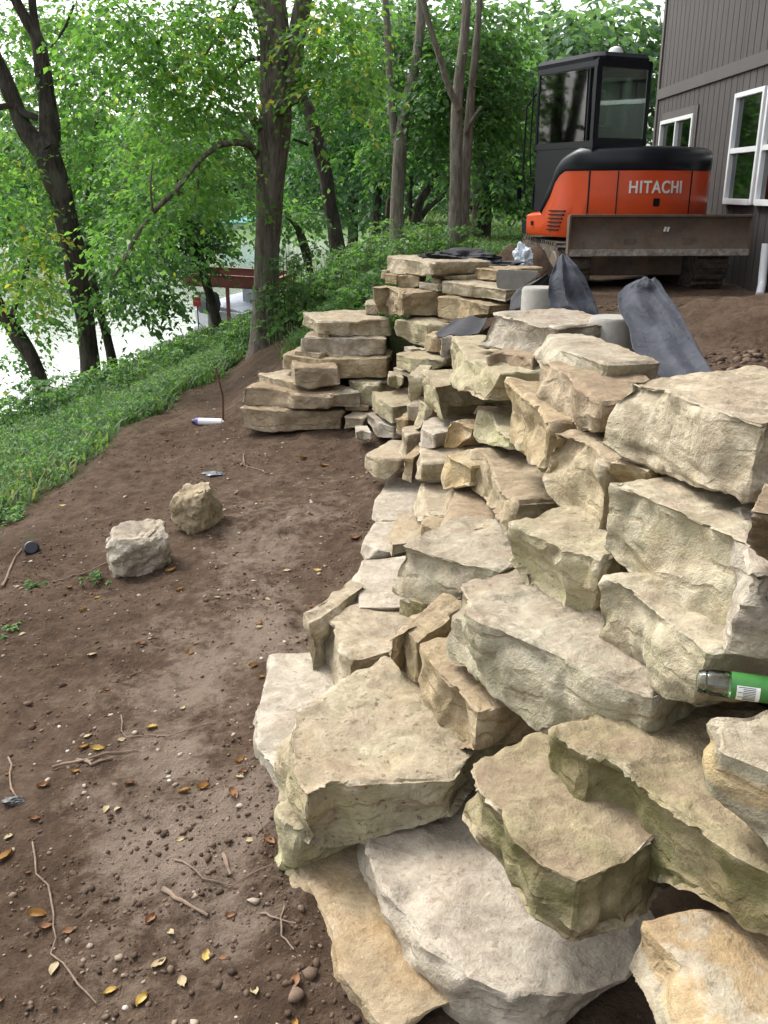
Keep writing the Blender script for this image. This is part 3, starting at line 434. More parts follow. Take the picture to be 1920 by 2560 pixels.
# ------------------------------------------------------------------ limestone blocks of the dry wall
dg = None
def stone(label, tone, T, B, depth, Y):
    T = np.array([ray(*q) for q in T]); B = np.array([ray(*q) for q in B])
    c = T.mean(0); zt = c[2] * Y / c[1]; Tp = T * (zt / T[:, 2])[:, None]; best = None
    for h in np.linspace(.02, .6, 117):
        Bp = B * ((zt - h) / B[:, 2])[:, None]; e = np.hypot(*(Bp - Tp)[:, :2].mean(0))
        if best is None or e < best[0]: best = (e, h, Bp)
    h, Bp = best[1], best[2]; hmin = .11 if Y < 2.6 else .03; h = max(h, hmin)
    for i in range(len(Bp)):                              # thickness varies along the block
        hs2 = np.linspace(.45, 2.3, 75) * h
        e = [np.hypot(*((B[i] * ((zt - q) / B[i, 2]) - Tp[i])[:2])) for q in hs2]
        hi = .12 * h + .88 * hs2[int(np.argmin(e))]; hi = max(hi, hmin); Bp[i] = B[i] * ((zt - hi) / B[i, 2])
        o = Bp[i, :2] - Tp[i, :2]; L = np.hypot(*o); mx = (.95 if Y < 4 else .6) * hi + .025
        if L > mx: Bp[i, :2] = Tp[i, :2] + o * mx / L
    ch = Tp[-1, :2] - Tp[0, :2]; L = np.hypot(*ch); u = ch / L; n = np.array([-u[1], u[0]])
    if n @ np.array([1., .35]) < 0: n = -n
    def back(P, k):
        o = []
        for q in P:
            s = (q[:2] - Tp[0, :2]) @ u; s = min(max(s, .03 * L), .97 * L)
            xy = Tp[0, :2] + u * s + n * depth * k; o.append((xy[0], xy[1], q[2]))
        return o
    bk = back(Tp, 1.); bb = back(Bp, .96); zm = float(Bp[:, 2].mean()); bb = [(q[0], q[1], .5 * q[2] + .5 * zm) for q in bb]; m = len(Tp)
    front = [Vector(q) for q in Tp]; fbot = [Vector(q) for q in Bp]
    top = front + [Vector(q) for q in bk[::-1]]; bot = fbot + [Vector(q) for q in bb[::-1]]
    cen = sum(top + bot, Vector()) / len(top + bot); nn = len(top)
    me = bpy.data.meshes.new('s')
    me.from_pydata([v - cen for v in top + bot], [], [tuple(range(nn)), tuple(range(nn, 2 * nn))[::-1]] + [(i, nn + i, nn + (i + 1) % nn, (i + 1) % nn) for i in range(nn)])
    bm = bmesh.new(); bm.from_mesh(me); bmesh.ops.recalc_face_normals(bm, faces=bm.faces)
    bmesh.ops.remove_doubles(bm, verts=bm.verts, dist=.002)
    es = [e for e in bm.edges if len(e.link_faces) == 2 and e.calc_face_angle(0) > R(25)]
    bmesh.ops.bevel(bm, geom=es, offset=min(random.uniform(.006, .016), h * .10), segments=1, affect='EDGES', clamp_overlap=True)
    bmesh.ops.triangulate(bm, faces=bm.faces[:], quad_method='BEAUTY', ngon_method='BEAUTY'); bmesh.ops.recalc_face_normals(bm, faces=bm.faces)
    Lm = max(.011, min(.0062 * cen.length, h * .25))
    for it in range(9):
        es = [e for e in bm.edges if e.calc_length() > Lm * 1.45]
        if not es: break
        bmesh.ops.subdivide_edges(bm, edges=es, cuts=1, use_grid_fill=True)
        bmesh.ops.triangulate(bm, faces=[f for f in bm.faces if len(f.verts) > 3], quad_method='SHORT_EDGE')
    bmesh.ops.beautify_fill(bm, faces=bm.faces, edges=[e for e in bm.edges if e.calc_face_angle(0) < R(2)])
    me2 = me; bm.to_mesh(me2); bm.free(); me2.update()
    nv = len(me2.vertices); co = np.empty(nv * 3, np.float32); me2.vertices.foreach_get('co', co); co = co.reshape(-1, 3)
    no = np.empty(nv * 3, np.float32); me2.vertex_normals.foreach_get('vector', no); no = no.reshape(-1, 3)
    sd = random.random() * 90; a = min(1., h / .16); ofs = Vector((sd, sd * .7, -sd)); out = co.copy()
    for i in range(nv):
        p = Vector(co[i]); q = p + ofs; nz = no[i][2]; side = 1 - abs(nz) * .65
        f1 = noise.noise(q * 4.2); f2 = noise.fractal(q * 12, .8, 2.1, 4); f3 = noise.noise(q * 45)
        dd, pp = noise.voronoi(q * Vector((1, 1, 1.35)) * 5.2); rv = noise.noise_vector(pp[0] * 3.7)
        bl = min(1, (dd[1] - dd[0]) * 3.6); bl = bl * bl * (3 - 2 * bl)
        fac = max(-.026, min(.026, (q * 5.2 - pp[0]).dot(rv) * .05 + .018 * rv.z)) * bl
        led = noise.noise(Vector((q.x * 2.5, q.y * 2.5, q.z * 30 + 2 * f1)))
        d = .0065 * f1 + .0075 * f2 + .0032 * f3 + fac * (.55 if abs(nz) < .6 else .2) + .0065 * led * side
        if abs(nz) < .6:
            stp = noise.noise(q * 3.3 + Vector((7, 1, 4))); d -= .016 * min(1, max(0, stp - .1) * 14)
        else:
            stp = noise.noise(q * 4.1 + Vector((3, 8, 1))); d -= .009 * min(1, max(0, stp - .12) * 16)
        out[i] = co[i] + no[i] * d * a
    me2.vertices.foreach_set('co', out.ravel()); me2.update(); me2.name = 'wall_stone'
    ob = link('wall_stone', me2, SM[tone], None, 38); ob.location = cen
    return tag(ob, label, 'stone', 'limestone blocks stacked in the dry wall')
for s in STONES: stone(*s)
# ------------------------------------------------------------------ loose boulders on the dirt
def rock(name, label, loc, size, tone, seed, rz=0, cuts=5, amp=.20, cat='rock', group=None):
    bm = bmesh.new(); bmesh.ops.create_icosphere(bm, subdivisions=cuts, radius=1)
    for v in bm.verts:
        p = v.co.copy(); q = p * 1.1 + Vector((seed, seed * 2, -seed))
        c = noise.voronoi(q * 1.5)[0]
        s = 1 + amp * noise.noise(q * 1.3) + amp * .6 * (c[1] - c[0] - .3) + amp * .45 * noise.fractal(q * 4, .9, 2, 4)
        p = Vector((max(-.88, min(.84, p.x * 1.08)), max(-.9, min(.86, p.y * 1.08)), max(-.7, min(.80, p.z * 1.08 + .12 * p.x)))) * s
        v.co = Vector((p.x * size[0], p.y * size[1], p.z * size[2]))
    me = bpy.data.meshes.new(name); bm.to_mesh(me); bm.free()
    o = link(name, me, SM[tone], None, 32); o.location = loc; o.rotation_euler = (R(8), R(-6), rz)
    return tag(o, label, cat, group)
p = hit(293, 1235); rock('boulder', 'pale rough boulder with a crumbling yellow front, lying on the bare dirt', (p.x, p.y + .1, p.z + .075), (.17, .15, .145), 'grey', 3.1, R(20))
p = hit(420, 1150); rock('boulder', 'darker half soil covered boulder tilted on the dirt behind the pale boulder', (p.x, p.y + .1, p.z + .08), (.135, .13, .17), 'stripe', 8.4, R(-30))
p = hit(720, 2075)
# ------------------------------------------------------------------ soil crumbs, gravel, leaves and twigs
def templates(k, seed, flat=.75):
    o = []
    for i in range(k):
        bm = bmesh.new(); bmesh.ops.create_icosphere(bm, subdivisions=1, radius=1)
        for v in bm.verts:
            s = 1 + .6 * noise.noise(v.co * 1.6 + Vector((seed + i * 5, 2, 1))); v.co = v.co * s; v.co.z *= flat; v.co.x *= 1.25
        bm.verts.index_update()
        o.append((np.array([v.co[:] for v in bm.verts]), np.array([[v.index for v in f.verts] for f in bm.faces]))); bm.free()
    return o
def scatter(name, pts, rad, temps, mat, label, cat, sink=.75):
    V, Fs, tn, b = [], [], [], 0
    for (x, y), r in zip(pts, rad):
        tv, tf = random.choice(temps); a = random.random() * 6.28; ca, sa = math.cos(a), math.sin(a)
        v = tv * np.array([r * random.uniform(.8, 1.3), r * random.uniform(.8, 1.2), r * random.uniform(.7, 1.1)])
        v = np.stack([v[:, 0] * ca - v[:, 1] * sa + x, v[:, 0] * sa + v[:, 1] * ca + y, v[:, 2] + gsurf(x, y) + r * (1 - sink) * .6], -1)
        V.append(v); Fs.append(tf + b); b += len(v); tn += [random.random()] * len(tf)
    return tag(link(name, npmesh(name, np.concatenate(V), np.concatenate(Fs), {'tint': ('FACE', tn)}, False), mat), label, cat, kind='stuff')
from bisect import bisect_right
lx, ly = list(gx), list(gy); ZZ = Z + dz.reshape(Z.shape)
def gsurf(x, y):
    i = min(max(bisect_right(lx, x) - 1, 0), nx - 2); j = min(max(bisect_right(ly, y) - 1, 0), ny - 2)
    u = (x - lx[i]) / (lx[i + 1] - lx[i]); v = (y - ly[j]) / (ly[j + 1] - ly[j])
    return float((ZZ[j, i] * (1 - u) + ZZ[j, i + 1] * u) * (1 - v) + (ZZ[j + 1, i] * (1 - u) + ZZ[j + 1, i + 1] * u) * v)
def tintmat(name, stops, rough=.9):
    m, nt, b = newmat(name); a = nd(nt, 'ShaderNodeAttribute', attribute_name='tint')
    pos = nd(nt, 'ShaderNodeNewGeometry').outputs['Position']
    c = mixc(nt, .5, ramp(nt, a.outputs['Fac'], stops), ramp(nt, noise_n(nt, pos, 120, 4, .7), [(.3, .3), (.7, .7)]), 'OVERLAY')
    nt.links.new(c, b.inputs['Base Color']); b.inputs['Roughness'].default_value = rough; b.inputs['Specular IOR Level'].default_value = .2; return m
def dirtpts(n, y0, y1, dens=None):
    o = []
    while len(o) < n:
        y = y0 + (y1 - y0) * random.random() ** 1.6; x = random.uniform(-3.0, float(wall_x(y)) + .12)
        if veg(x, y) > .05: continue
        if y > 6.5 and x > -1.05: continue
        if dens and dens(x, y) < random.random(): continue
        o.append((x, y))
    return o
tm = templates(8, 3)
crumb = tintmat('soil_crumb', [(0, (.045, .029, .02)), (.6, (.09, .058, .04)), (1, (.15, .105, .075))])
pts = dirtpts(15000, .9, 9, lambda x, y: .12 + .9 * max(0, fb(x, y, 2.1, 13) + .12) + .8 * math.exp(-((x - wall_x(y)) / .3) ** 2) * (y < 2.6) + (.5 if x < -1.7 and y < 4.5 else 0))
scatter('soil_crumb', pts, [random.choice([.002, .002, .003, .003, .004, .005, .007]) * random.uniform(.7, 1.3) for _ in pts], tm, crumb, 'dark soil crumbs scattered over the bare dirt', 'soil')
pts = dirtpts(420, .9, 3.4, lambda x, y: 1. if (x > wall_x(y) - .55 and y < 2.4) or x < -1.25 else .04)
scatter('soil_clod', pts, [random.choice([.007, .009, .011, .015]) * random.uniform(.7, 1.3) for _ in pts], tm, crumb, 'larger soil clods at the foot of the wall and low on the slope', 'soil', .55)
pts = []
while len(pts) < 2600:
    y = random.uniform(2.6, 9.5); x = random.uniform(float(wall_x(y)) + 1.0, 4.15)
    if .3 + fb(x, y, 1.1, 40) * 1.4 > random.random() and x > float(wall_x(y)) + .34 + float(wall_w(y)): pts.append((x, y))
scatter('soil_clod', pts, [random.choice([.006, .009, .012, .016, .024]) * random.uniform(.7, 1.3) for _ in pts], tm, crumb, 'dark soil clods strewn over the fill behind the wall', 'soil')
grv = tintmat('gravel_stone', [(0, (.16, .115, .08)), (.6, (.26, .205, .155)), (.9, (.36, .31, .255)), (1, (.55, .50, .44))])
pts = dirtpts(1250, .9, 9, lambda x, y: .25 + .7 * max(0, fb(x, y, 1.3, 31)) + .5 * math.exp(-((x + .6) / .6) ** 2))
scatter('gravel', pts, [random.choice([.002, .003, .003, .004, .004, .005, .007, .009]) * random.uniform(.8, 1.25) for _ in pts], tm, grv, 'pale gravel bits scattered over the bare dirt', 'gravel')
def dryleaf(seed, L):
    rs = random.Random(seed); V, Fc = [], []; n, w_ = 7, 4; curl = rs.uniform(-1.6, 2.2); cup = rs.uniform(.4, 3.2)
    for i in range(n + 1):
        t = i / n; wd = .30 * math.sin(math.pi * min(1, t * .93 + .05)) ** .8 * rs.uniform(.85, 1.1)
        for j in range(w_ + 1):
            s = (j / w_ - .5) * 2
            V.append(((t - .5) * L, s * wd * L, L * (.16 * cup * s * s * .55 + .25 * curl * (t - .5) ** 2) + L * .03 * rs.uniform(-1, 1)))
    for i in range(n):
        for j in range(w_):
            a = i * (w_ + 1) + j; Fc.append((a, a + 1, a + w_ + 2, a + w_ + 1))
    zmin = min(v[2] for v in V); me = bpy.data.meshes.new('fallen_leaf'); me.from_pydata([(x, y, z - zmin) for x, y, z in V], [], Fc); me.shade_smooth(); return me
def leafcol(name, c):
    m, nt, b = newmat(name); tc = nd(nt, 'ShaderNodeTexCoord').outputs['Object']
    cc = mixc(nt, ramp(nt, noise_n(nt, tc, 60, 5, .7), [(.38, 0.), (.68, 1.)]), c, tuple(q * .45 for q in c)); nt.links.new(cc, b.inputs['Base Color']); b.inputs['Roughness'].default_value = .75; return m
LC = [leafcol('dry_leaf_ochre', (.36, .19, .045)), leafcol('dry_leaf_brown', (.23, .105, .04)), leafcol('dry_leaf_yellow', (.48, .33, .08)), leafcol('dry_leaf_pale', (.36, .28, .15))]
TXT = ['curled ochre fallen leaf lying on the bare dirt', 'curled rusty brown fallen leaf lying on the bare dirt', 'yellow fallen leaf lying on the bare dirt', 'pale straw coloured fallen leaf lying on the bare dirt']
LMs = []
for k in range(4):
    for s in range(3):
        me = dryleaf(k * 10 + s, 1.); me.materials.append(LC[k]); LMs.append((k, me))
def put_leaf(x, y, L, k, rz):
    k, me = random.choice([q for q in LMs if q[0] == k])
    o = bpy.data.objects.new('fallen_leaf', me); COL.objects.link(o); o.scale = (L, L, L)
    o.location = (x, y, gsurf(x, y) + .001); o.rotation_euler = (random.uniform(-.25, .25), random.uniform(-.25, .25), rz)
    tag(o, TXT[k], 'leaf', TXT[k].split(' lying')[0].replace('leaf', 'leaves') + ' on the bare dirt')
spots = [(10, 1860, 0, .085, .8), (80, 1985, 0, .075, .1), (230, 1755, 3, .05, 1.4), (255, 1750, 3, .05, 1.2), (400, 1720, 0, .06, .2), (440, 1710, 0, .06, .1), (505, 1725, 1, .07, 2.2), (445, 2060, 2, .055, 1.6),
         (395, 2130, 3, .06, 2), (310, 2180, 2, .06, 1.1), (240, 2150, 2, .05, .4), (120, 2110, 3, .06, 1.5), (20, 1810, 3, .05, .9), (180, 1610, 0, .06, .5), (210, 1620, 2, .07, .2), (265, 1605, 3, .06, .1), (190, 1590, 3, .05, .6),
         (325, 1985, 1, .06, 1.2), (100, 2010, 1, .06, .1), (210, 1290, 2, .05, .3), (135, 1090, 2, .07, .3), (390, 1277, 0, .06, .4), (200, 1425, 3, .06, .1), (410, 1415, 0, .05, .1), (330, 1585, 2, .06, 0), (280, 1700, 1, .05, .7),
         (370, 1230, 0, .08, .4), (585, 1610, 1, .07, .3), (685, 1228, 2, .06, 0), (680, 1480, 0, .06, .4), (150, 1270, 0, .05, .2), (620, 1415, 3, .05, .2), (95, 1705, 1, .06, .3), (530, 1690, 1, .05, 1.), (610, 1500, 1, .06, .2), (150, 2020, 1, .05, .2),
         (770, 1165, 1, .09, .4), (700, 1000, 0, .10, .1), (655, 985, 0, .08, .3), (560, 1085, 1, .07, .1), (620, 1230, 3, .06, .1), (345, 2095, 3, .07, .9), (470, 1300, 3, .05, .1), (640, 2150, 1, .06, 1.4), (560, 1350, 1, .05, .3)]
for px, py, k, L, rz in spots:
    p = hit(px, py); put_leaf(p.x, p.y, L * .68, k, rz)
for x, y in dirtpts(130, 1.5, 9.5):
    put_leaf(x, y, random.uniform(.018, .042), random.choice([0, 1, 1, 1, 3, 3]), random.uniform(0, 6.28))
twm = plain('dry_twig', (.17, .12, .085), .9, 0, .35, 30)
def twig(label, pts, r0, r1, lift=.006, name='twig', cat='twig'):
    P = []
    for i, (px, py) in enumerate(pts):
        p = hit(px, py); P.append(Vector((p.x, p.y, gsurf(p.x, p.y) + lift)))
    Q = []
    for a, b_ in zip(P[:-1], P[1:]):
        for t in (0, .33, .66):
            q = a.lerp(b_, t); q += Vector((random.uniform(-1, 1), random.uniform(-1, 1), 0)) * (a - b_).length * .055; q.z = max(q.z, gsurf(q.x, q.y) + lift); Q.append(q)
    Q.append(P[-1]); o0 = Q[0].copy(); mb = MB().tube([q - o0 for q in Q], [(r0 + (r1 - r0) * i / (len(Q) - 1)) * random.uniform(.55, .85) for i in range(len(Q))], 7)
    o = mb.build(name, twm); o.location = o0; tag(o, label, cat)
twig('long thin straw coloured vine trailing down the dirt at the bottom', [(65, 1830), (100, 1920), (120, 1985), (115, 2060), (150, 2130), (210, 2180)], .004, .003)
twig('flat grey splinter of wood lying on the dirt', [(355, 1925), (395, 1955), (450, 1985)], .011, .006)
twig('thin dark root beside the flat splinter, pointing at the wall', [(370, 1855), (440, 1900), (500, 1905), (590, 1880)], .004, .002)
twig('forked dry twig in the dark crumbs at the foot of the wall', [(560, 1975), (600, 1995), (640, 2005)], .004, .003)
twig('broken dry twig crossing the forked twig near the wall foot', [(612, 1970), (610, 2030), (636, 2065)], .004, .003)
twig('short brown stick standing out near the smooth soil by the wall', [(485, 1840), (498, 1885)], .010, .006)
twig('long bent twig lying across the pale dusty soil', [(262, 1550), (270, 1600), (360, 1600), (465, 1570)], .0035, .002)
twig('dark half buried root in the middle of the dirt', [(110, 1660), (200, 1645), (300, 1632)], .007, .003)
twig('curved brown root on the dirt in front of the far wing', [(524, 1008), (526, 985), (530, 1005), (575, 1022)], .008, .005)
twig('straight thin twig just left of the pale boulder', [(110, 1255), (180, 1240), (230, 1215)], .006, .004)
twig('pale stick lying along the edge of the grass', [(0, 1270), (30, 1215), (48, 1195)], .010, .005)
twig('fallen branch lying in the grass above the dirt edge', [(235, 910), (300, 890), (360, 885)], .022, .012, .05)
twig('red brown twig low on the left of the dirt', [(20, 1640), (25, 1700), (45, 1735)], .006, .004)
twig('chip of brown bark near the yellow leaves', [(168, 1640), (200, 1665), (245, 1650)], .010, .004)
# ------------------------------------------------------------------ small litter
p = hit(70, 1195); mb = MB(); rr = [Vector((0, 0, 0))]
mb.tube([(0, 0, 0), (0, 0, .012), (0, 0, .05), (0, 0, .062)], [.05, .056, .056, .045], 24)
for k in range(24): mb.box((.057 * math.cos(k * .2618), .057 * math.sin(k * .2618), .03), (.006, .006, .04), Matrix.Rotation(k * .2618, 3, 'Z'))
o = mb.build('plastic_plug', plain('black_plastic', (.012, .013, .018), .35), None, .002); o.scale = (.7, .7, .7); o.location = (p.x, p.y, p.z + .02); o.rotation_euler = (R(50), R(25), 0)
tag(o, 'black ribbed plastic plug lying on the dirt near the grass', 'plug')
a, b_ = hit(416, 920), hit(484, 916); ax = (b_ - a); L = ax.length; r = empty('sealant_tube', a + Vector((0, 0, .035)), 'white sealant tube with a purple end lying beside the stake', 'tube', math.atan2(ax.y, ax.x))
MB().tube([(L * .2, 0, 0), (L * .93, 0, 0)], .028, 20).build('barrel', plain('white_plastic', (.75, .73, .76), .4, 0, .06), r)
MB().tube([(L * .12, 0, 0), (L * .2, 0, 0)], .030, 20).build('purple_band', plain('purple_print', (.16, .08, .35), .4), r)
MB().tube([(0, 0, 0), (L * .06, 0, 0), (L * .12, 0, 0)], [.016, .02, .03], 16).build('end_cap', plain('dark_cap', (.02, .02, .05), .4), r)
MB().tube([(L * .93, 0, 0), (L * 1.0, 0, 0)], [.022, .009], 12).build('nozzle', plain('white_nozzle', (.7, .7, .7), .4), r)
p = hit(481, 910); o = MB().tube([(0, 0, -.1), (.012, 0, .2), (-.03, 0, .43)], .009, 8).build('stake', plain('rusty_steel', (.12, .06, .035), .8, .3)); o.location = p
tag(o, 'thin rusty steel stake standing upright in the dirt by the far wing', 'stake')
p = hit(462, 1028)
def crumple(name, loc, size, mat, seed, flat=1., sub=4, k=.5):
    bm = bmesh.new(); bmesh.ops.create_icosphere(bm, subdivisions=sub, radius=1)
    for v in bm.verts:
        q = v.co * 1.4 + Vector((seed, -seed, 2 * seed)); c = noise.voronoi(q * 1.3)[0]
        s = 1 + k * noise.noise(q) - k * .9 * (c[1] - c[0]) + k * .3 * noise.noise(q * 4); v.co = Vector((v.co.x * size[0], v.co.y * size[1], v.co.z * size[2] * flat)) * s
    me = bpy.data.meshes.new(name); bm.to_mesh(me); bm.free(); o = link(name, me, mat, None, 40); o.location = loc; return o
tag(crumple('litter_scrap', p + Vector((0, 0, .012)), (.07, .04, .014), plain('grey_foil', (.10, .11, .13), .35), 5), 'crumpled dark grey scrap lying on the dirt beyond the boulders', 'scrap')
fr = at(1130, 556, 8.8)
tag(crumple('plastic_bag', fr, (.085, .07, .12), plain('bag_film', (.62, .68, .74), .25, 0, .1), 11, 1, 5, .7), 'crumpled white plastic bag on the concrete footing below the machine', 'bag')
p = hit(30, 1737); tag(crumple('bark_scrap', p + Vector((0, 0, .01)), (.04, .02, .012), plain('wet_bark', (.02, .02, .02), .5), 2), 'black scrap of wet bark at the edge of the dirt', 'scrap')
# plastic bottle lying between the blocks
Bc = at(1545, 1475, 1.62); r = empty('plastic_bottle', Bc, 'clear plastic bottle with a green label stuck between two blocks', 'bottle', R(-16)); r.scale = (.82, .82, .82)
m = glassmat('clear_plastic', (.95, .97, .97), .03, 1.4)
mb = MB(); pr = [(-.045, .012), (-.04, .026), (-.025, .031), (-.02, .028), (-.012, .031), (.0, .032), (.16, .032), (.2, .02), (.22, .013)]
mb.tube([(x, 0, 0) for x, q in pr], [q for x, q in pr], 24).build('bottle_body', m, r)
lb = MB().tube([(.035, 0, 0), (.13, 0, 0)], .0328, 28).build('label', plain('green_label', (.04, .17, .035), .45, 0, .1), r)
mb = MB()
for i in range(7):
    a0, a1 = R(150 + i * 12), R(162 + i * 12)
    mb.add([(.047, .0333 * math.cos(a0), .0333 * math.sin(a0)), (.10, .0333 * math.cos(a0), .0333 * math.sin(a0)), (.10, .0333 * math.cos(a1), .0333 * math.sin(a1)), (.047, .0333 * math.cos(a1), .0333 * math.sin(a1))], [(0, 1, 2, 3)])
mb.build('white_panel', plain('white_print', (.72, .74, .72), .5, 0, .05), lb)
mb = MB()
for i in range(9):
    a0 = R(156 + i * 7.6); mb.box((.07 + (.006 if i % 3 else 0), .0336 * math.cos(a0), .0336 * math.sin(a0)), (.040 - (.012 if i % 3 else 0), .0012, .0012))
mb.build('print_lines', plain('black_print', (.03, .03, .03), .5), lb)
DENS = 1.35
# ------------------------------------------------------------------ trees
def unit(a): return a / np.maximum(1e-9, np.linalg.norm(a, axis=-1, keepdims=True))
def leaves(C, D, L, per, size, width=.62, sag=.35, tint=.5, jit=.25):
    """sprays: centres C (S,3), directions D (S,3), twig length L; per leaves on each -> verts, faces, tints"""
    S = len(C); per = int(per); t = np.tile((np.arange(per) + .5) / per, (S, 1)); side = np.where(np.arange(per) % 2, 1., -1.)[None, :]
    D = unit(D); up = np.array([0, 0, 1.]); W = unit(np.cross(D, up) + 1e-3 * rng.normal(size=D.shape))
    Ls = L * rng.uniform(.6, 1.3, (S, 1))
    pos = C[:, None] + D[:, None] * (t * Ls)[..., None] + np.array([0, 0, -1.]) * (sag * Ls * t ** 2)[..., None]
    pos = pos + rng.normal(0, .05 * L, pos.shape)
    ax = D[:, None] * .55 + W[:, None] * (side * rng.uniform(.5, 1.1, t.shape))[..., None] + np.array([0, 0, -1.]) * rng.uniform(.1, .75, t.shape)[..., None] + rng.normal(0, .22, pos.shape)
    ax = unit(ax).reshape(-1, 3); p = pos.reshape(-1, 3); n = len(p)
    nr = unit(up + rng.normal(0, .45, (n, 3))); sd = unit(np.cross(ax, nr)); nr = np.cross(sd, ax)
    s = size * rng.uniform(.6, 1.25, (n, 1)); wd = s * width * .5
    b = p; tip = p + ax * s - nr * s * .12; l = p + ax * s * .45 + sd * wd + nr * wd * .3; r = p + ax * s * .45 - sd * wd + nr * wd * .3
    V = np.stack([b, r, tip, l], 1).reshape(-1, 3); k = np.arange(n)[:, None] * 4
    Fc = np.concatenate([k + np.array([[0, 1, 2]]), k + np.array([[0, 2, 3]])], 1).reshape(-1, 3)
    tt = np.repeat(np.asarray(tint, float).reshape(-1, 1) * np.ones((S, 1)), per, 0) + rng.normal(0, jit, (n, 1)); tt = np.clip(tt, 0, 1)
    return V, Fc, np.repeat(tt[:, 0], 2)
def cluster_pts(c, rad, n):
    d = unit(rng.normal(size=(n, 3))); r = rng.uniform(.25, 1, (n, 1)) ** .6
    P = np.array(c) + d * r * np.array(rad); D = d * np.array([1, 1, .25]) + rng.normal(0, .35, (n, 3)); D[:, 2] -= .12
    return P, D
def foliage(name, groups, mat, parent, size, per=12, L=.55, sag=.35, kind=None):
    Vs, Fs, Ts, b = [], [], [], 0
    for c, rad, n, tint in groups:
        P, D = cluster_pts(c, rad, n)
        V, Fc, T = leaves(P, D, L, per, size, sag=sag, tint=np.clip(tint + rng.normal(0, .12, n), 0, 1), jit=.12)
        Vs.append(V); Fs.append(Fc + b); Ts.append(T); b += len(V)
    if not Vs: return None
    o = link(name, npmesh(name, np.concatenate(Vs), np.concatenate(Fs), {'tint': ('FACE', np.concatenate(Ts))}), mat)
    if parent: adopt(o, parent)
    return o
def adopt(o, root):
    o.parent = root; o.matrix_parent_inverse = (Matrix.Translation(root.location) @ Matrix.Rotation(root.rotation_euler.z, 4, 'Z')).inverted(); return o
def curve(pts, n=5):                    # smooth polyline through points (with radius as 4th value)
    P = [np.array(p, float) for p in pts]; o = []
    for i in range(len(P) - 1):
        p0, p1, p2, p3 = P[max(i - 1, 0)], P[i], P[i + 1], P[min(i + 2, len(P) - 1)]
        for k in range(n):
            t = k / n; o.append(.5 * ((2 * p1) + (-p0 + p2) * t + (2 * p0 - 5 * p1 + 4 * p2 - p3) * t * t + (-p0 + 3 * p1 - 3 * p2 + p3) * t ** 3))
    o.append(P[-1]); return o
def tree(name, label, base, stems, branches, crown, bk, lm, Y=None, size=.1, group=None, per=12, L=.55, n=12, flare=1.25, high=()):
    """base: pixel of the foot; stems/branches: [(px,py,dY,width px)...]; crown: [(px,py,dY,rx,ry,sprays,tint)...] in px of the 1659 view"""
    b = hit(*base) if Y is None else at(base[0], base[1], Y)
    if Y is None: Y = b.y
    r = empty(name, b, label, 'tree', 0, group)
    def poly(st): return [(*at(px, py, Y + dy), w_ / 2 * (Y + dy) / 1975 * .95) for px, py, dy, w_ in st]
    mb = MB()
    for i, st in enumerate(stems):
        P = poly(st)
        if i == 0: P[0] = (b.x, b.y, min(b.z, gz(b.x, b.y)) - .35, P[0][3] * flare)
        C = curve(P); mb.tube([c[:3] for c in C], [c[3] for c in C], n, True, .22)
    adopt(mb.build('trunk', BK[bk], None, 0, 60), r)
    for st in branches:
        C = curve(poly(st)); o = MB().tube([c[:3] for c in C], [c[3] for c in C], 7, True, .2).build('branch', BK[bk], None, 0, 60); adopt(o, r)
    gs = []
    for px, py, dy, rx, ry, ns, tint in crown:
        D_ = Y + dy; gs.append((at(px, py, D_), (rx * D_ / 1975, max(rx, ry) * .8 * D_ / 1975, ry * D_ / 1975), int(ns * DENS), tint))
    gs += [((x, y, z), (rx, rx, rz), ns, .5) for x, y, z, rx, rz, ns in high]  # unseen crown tops above the view, added to shade the scene
    if gs: foliage('crown', gs, LM[lm], r, size, per, L)
    return r
GT = 'trees on the lake bank'
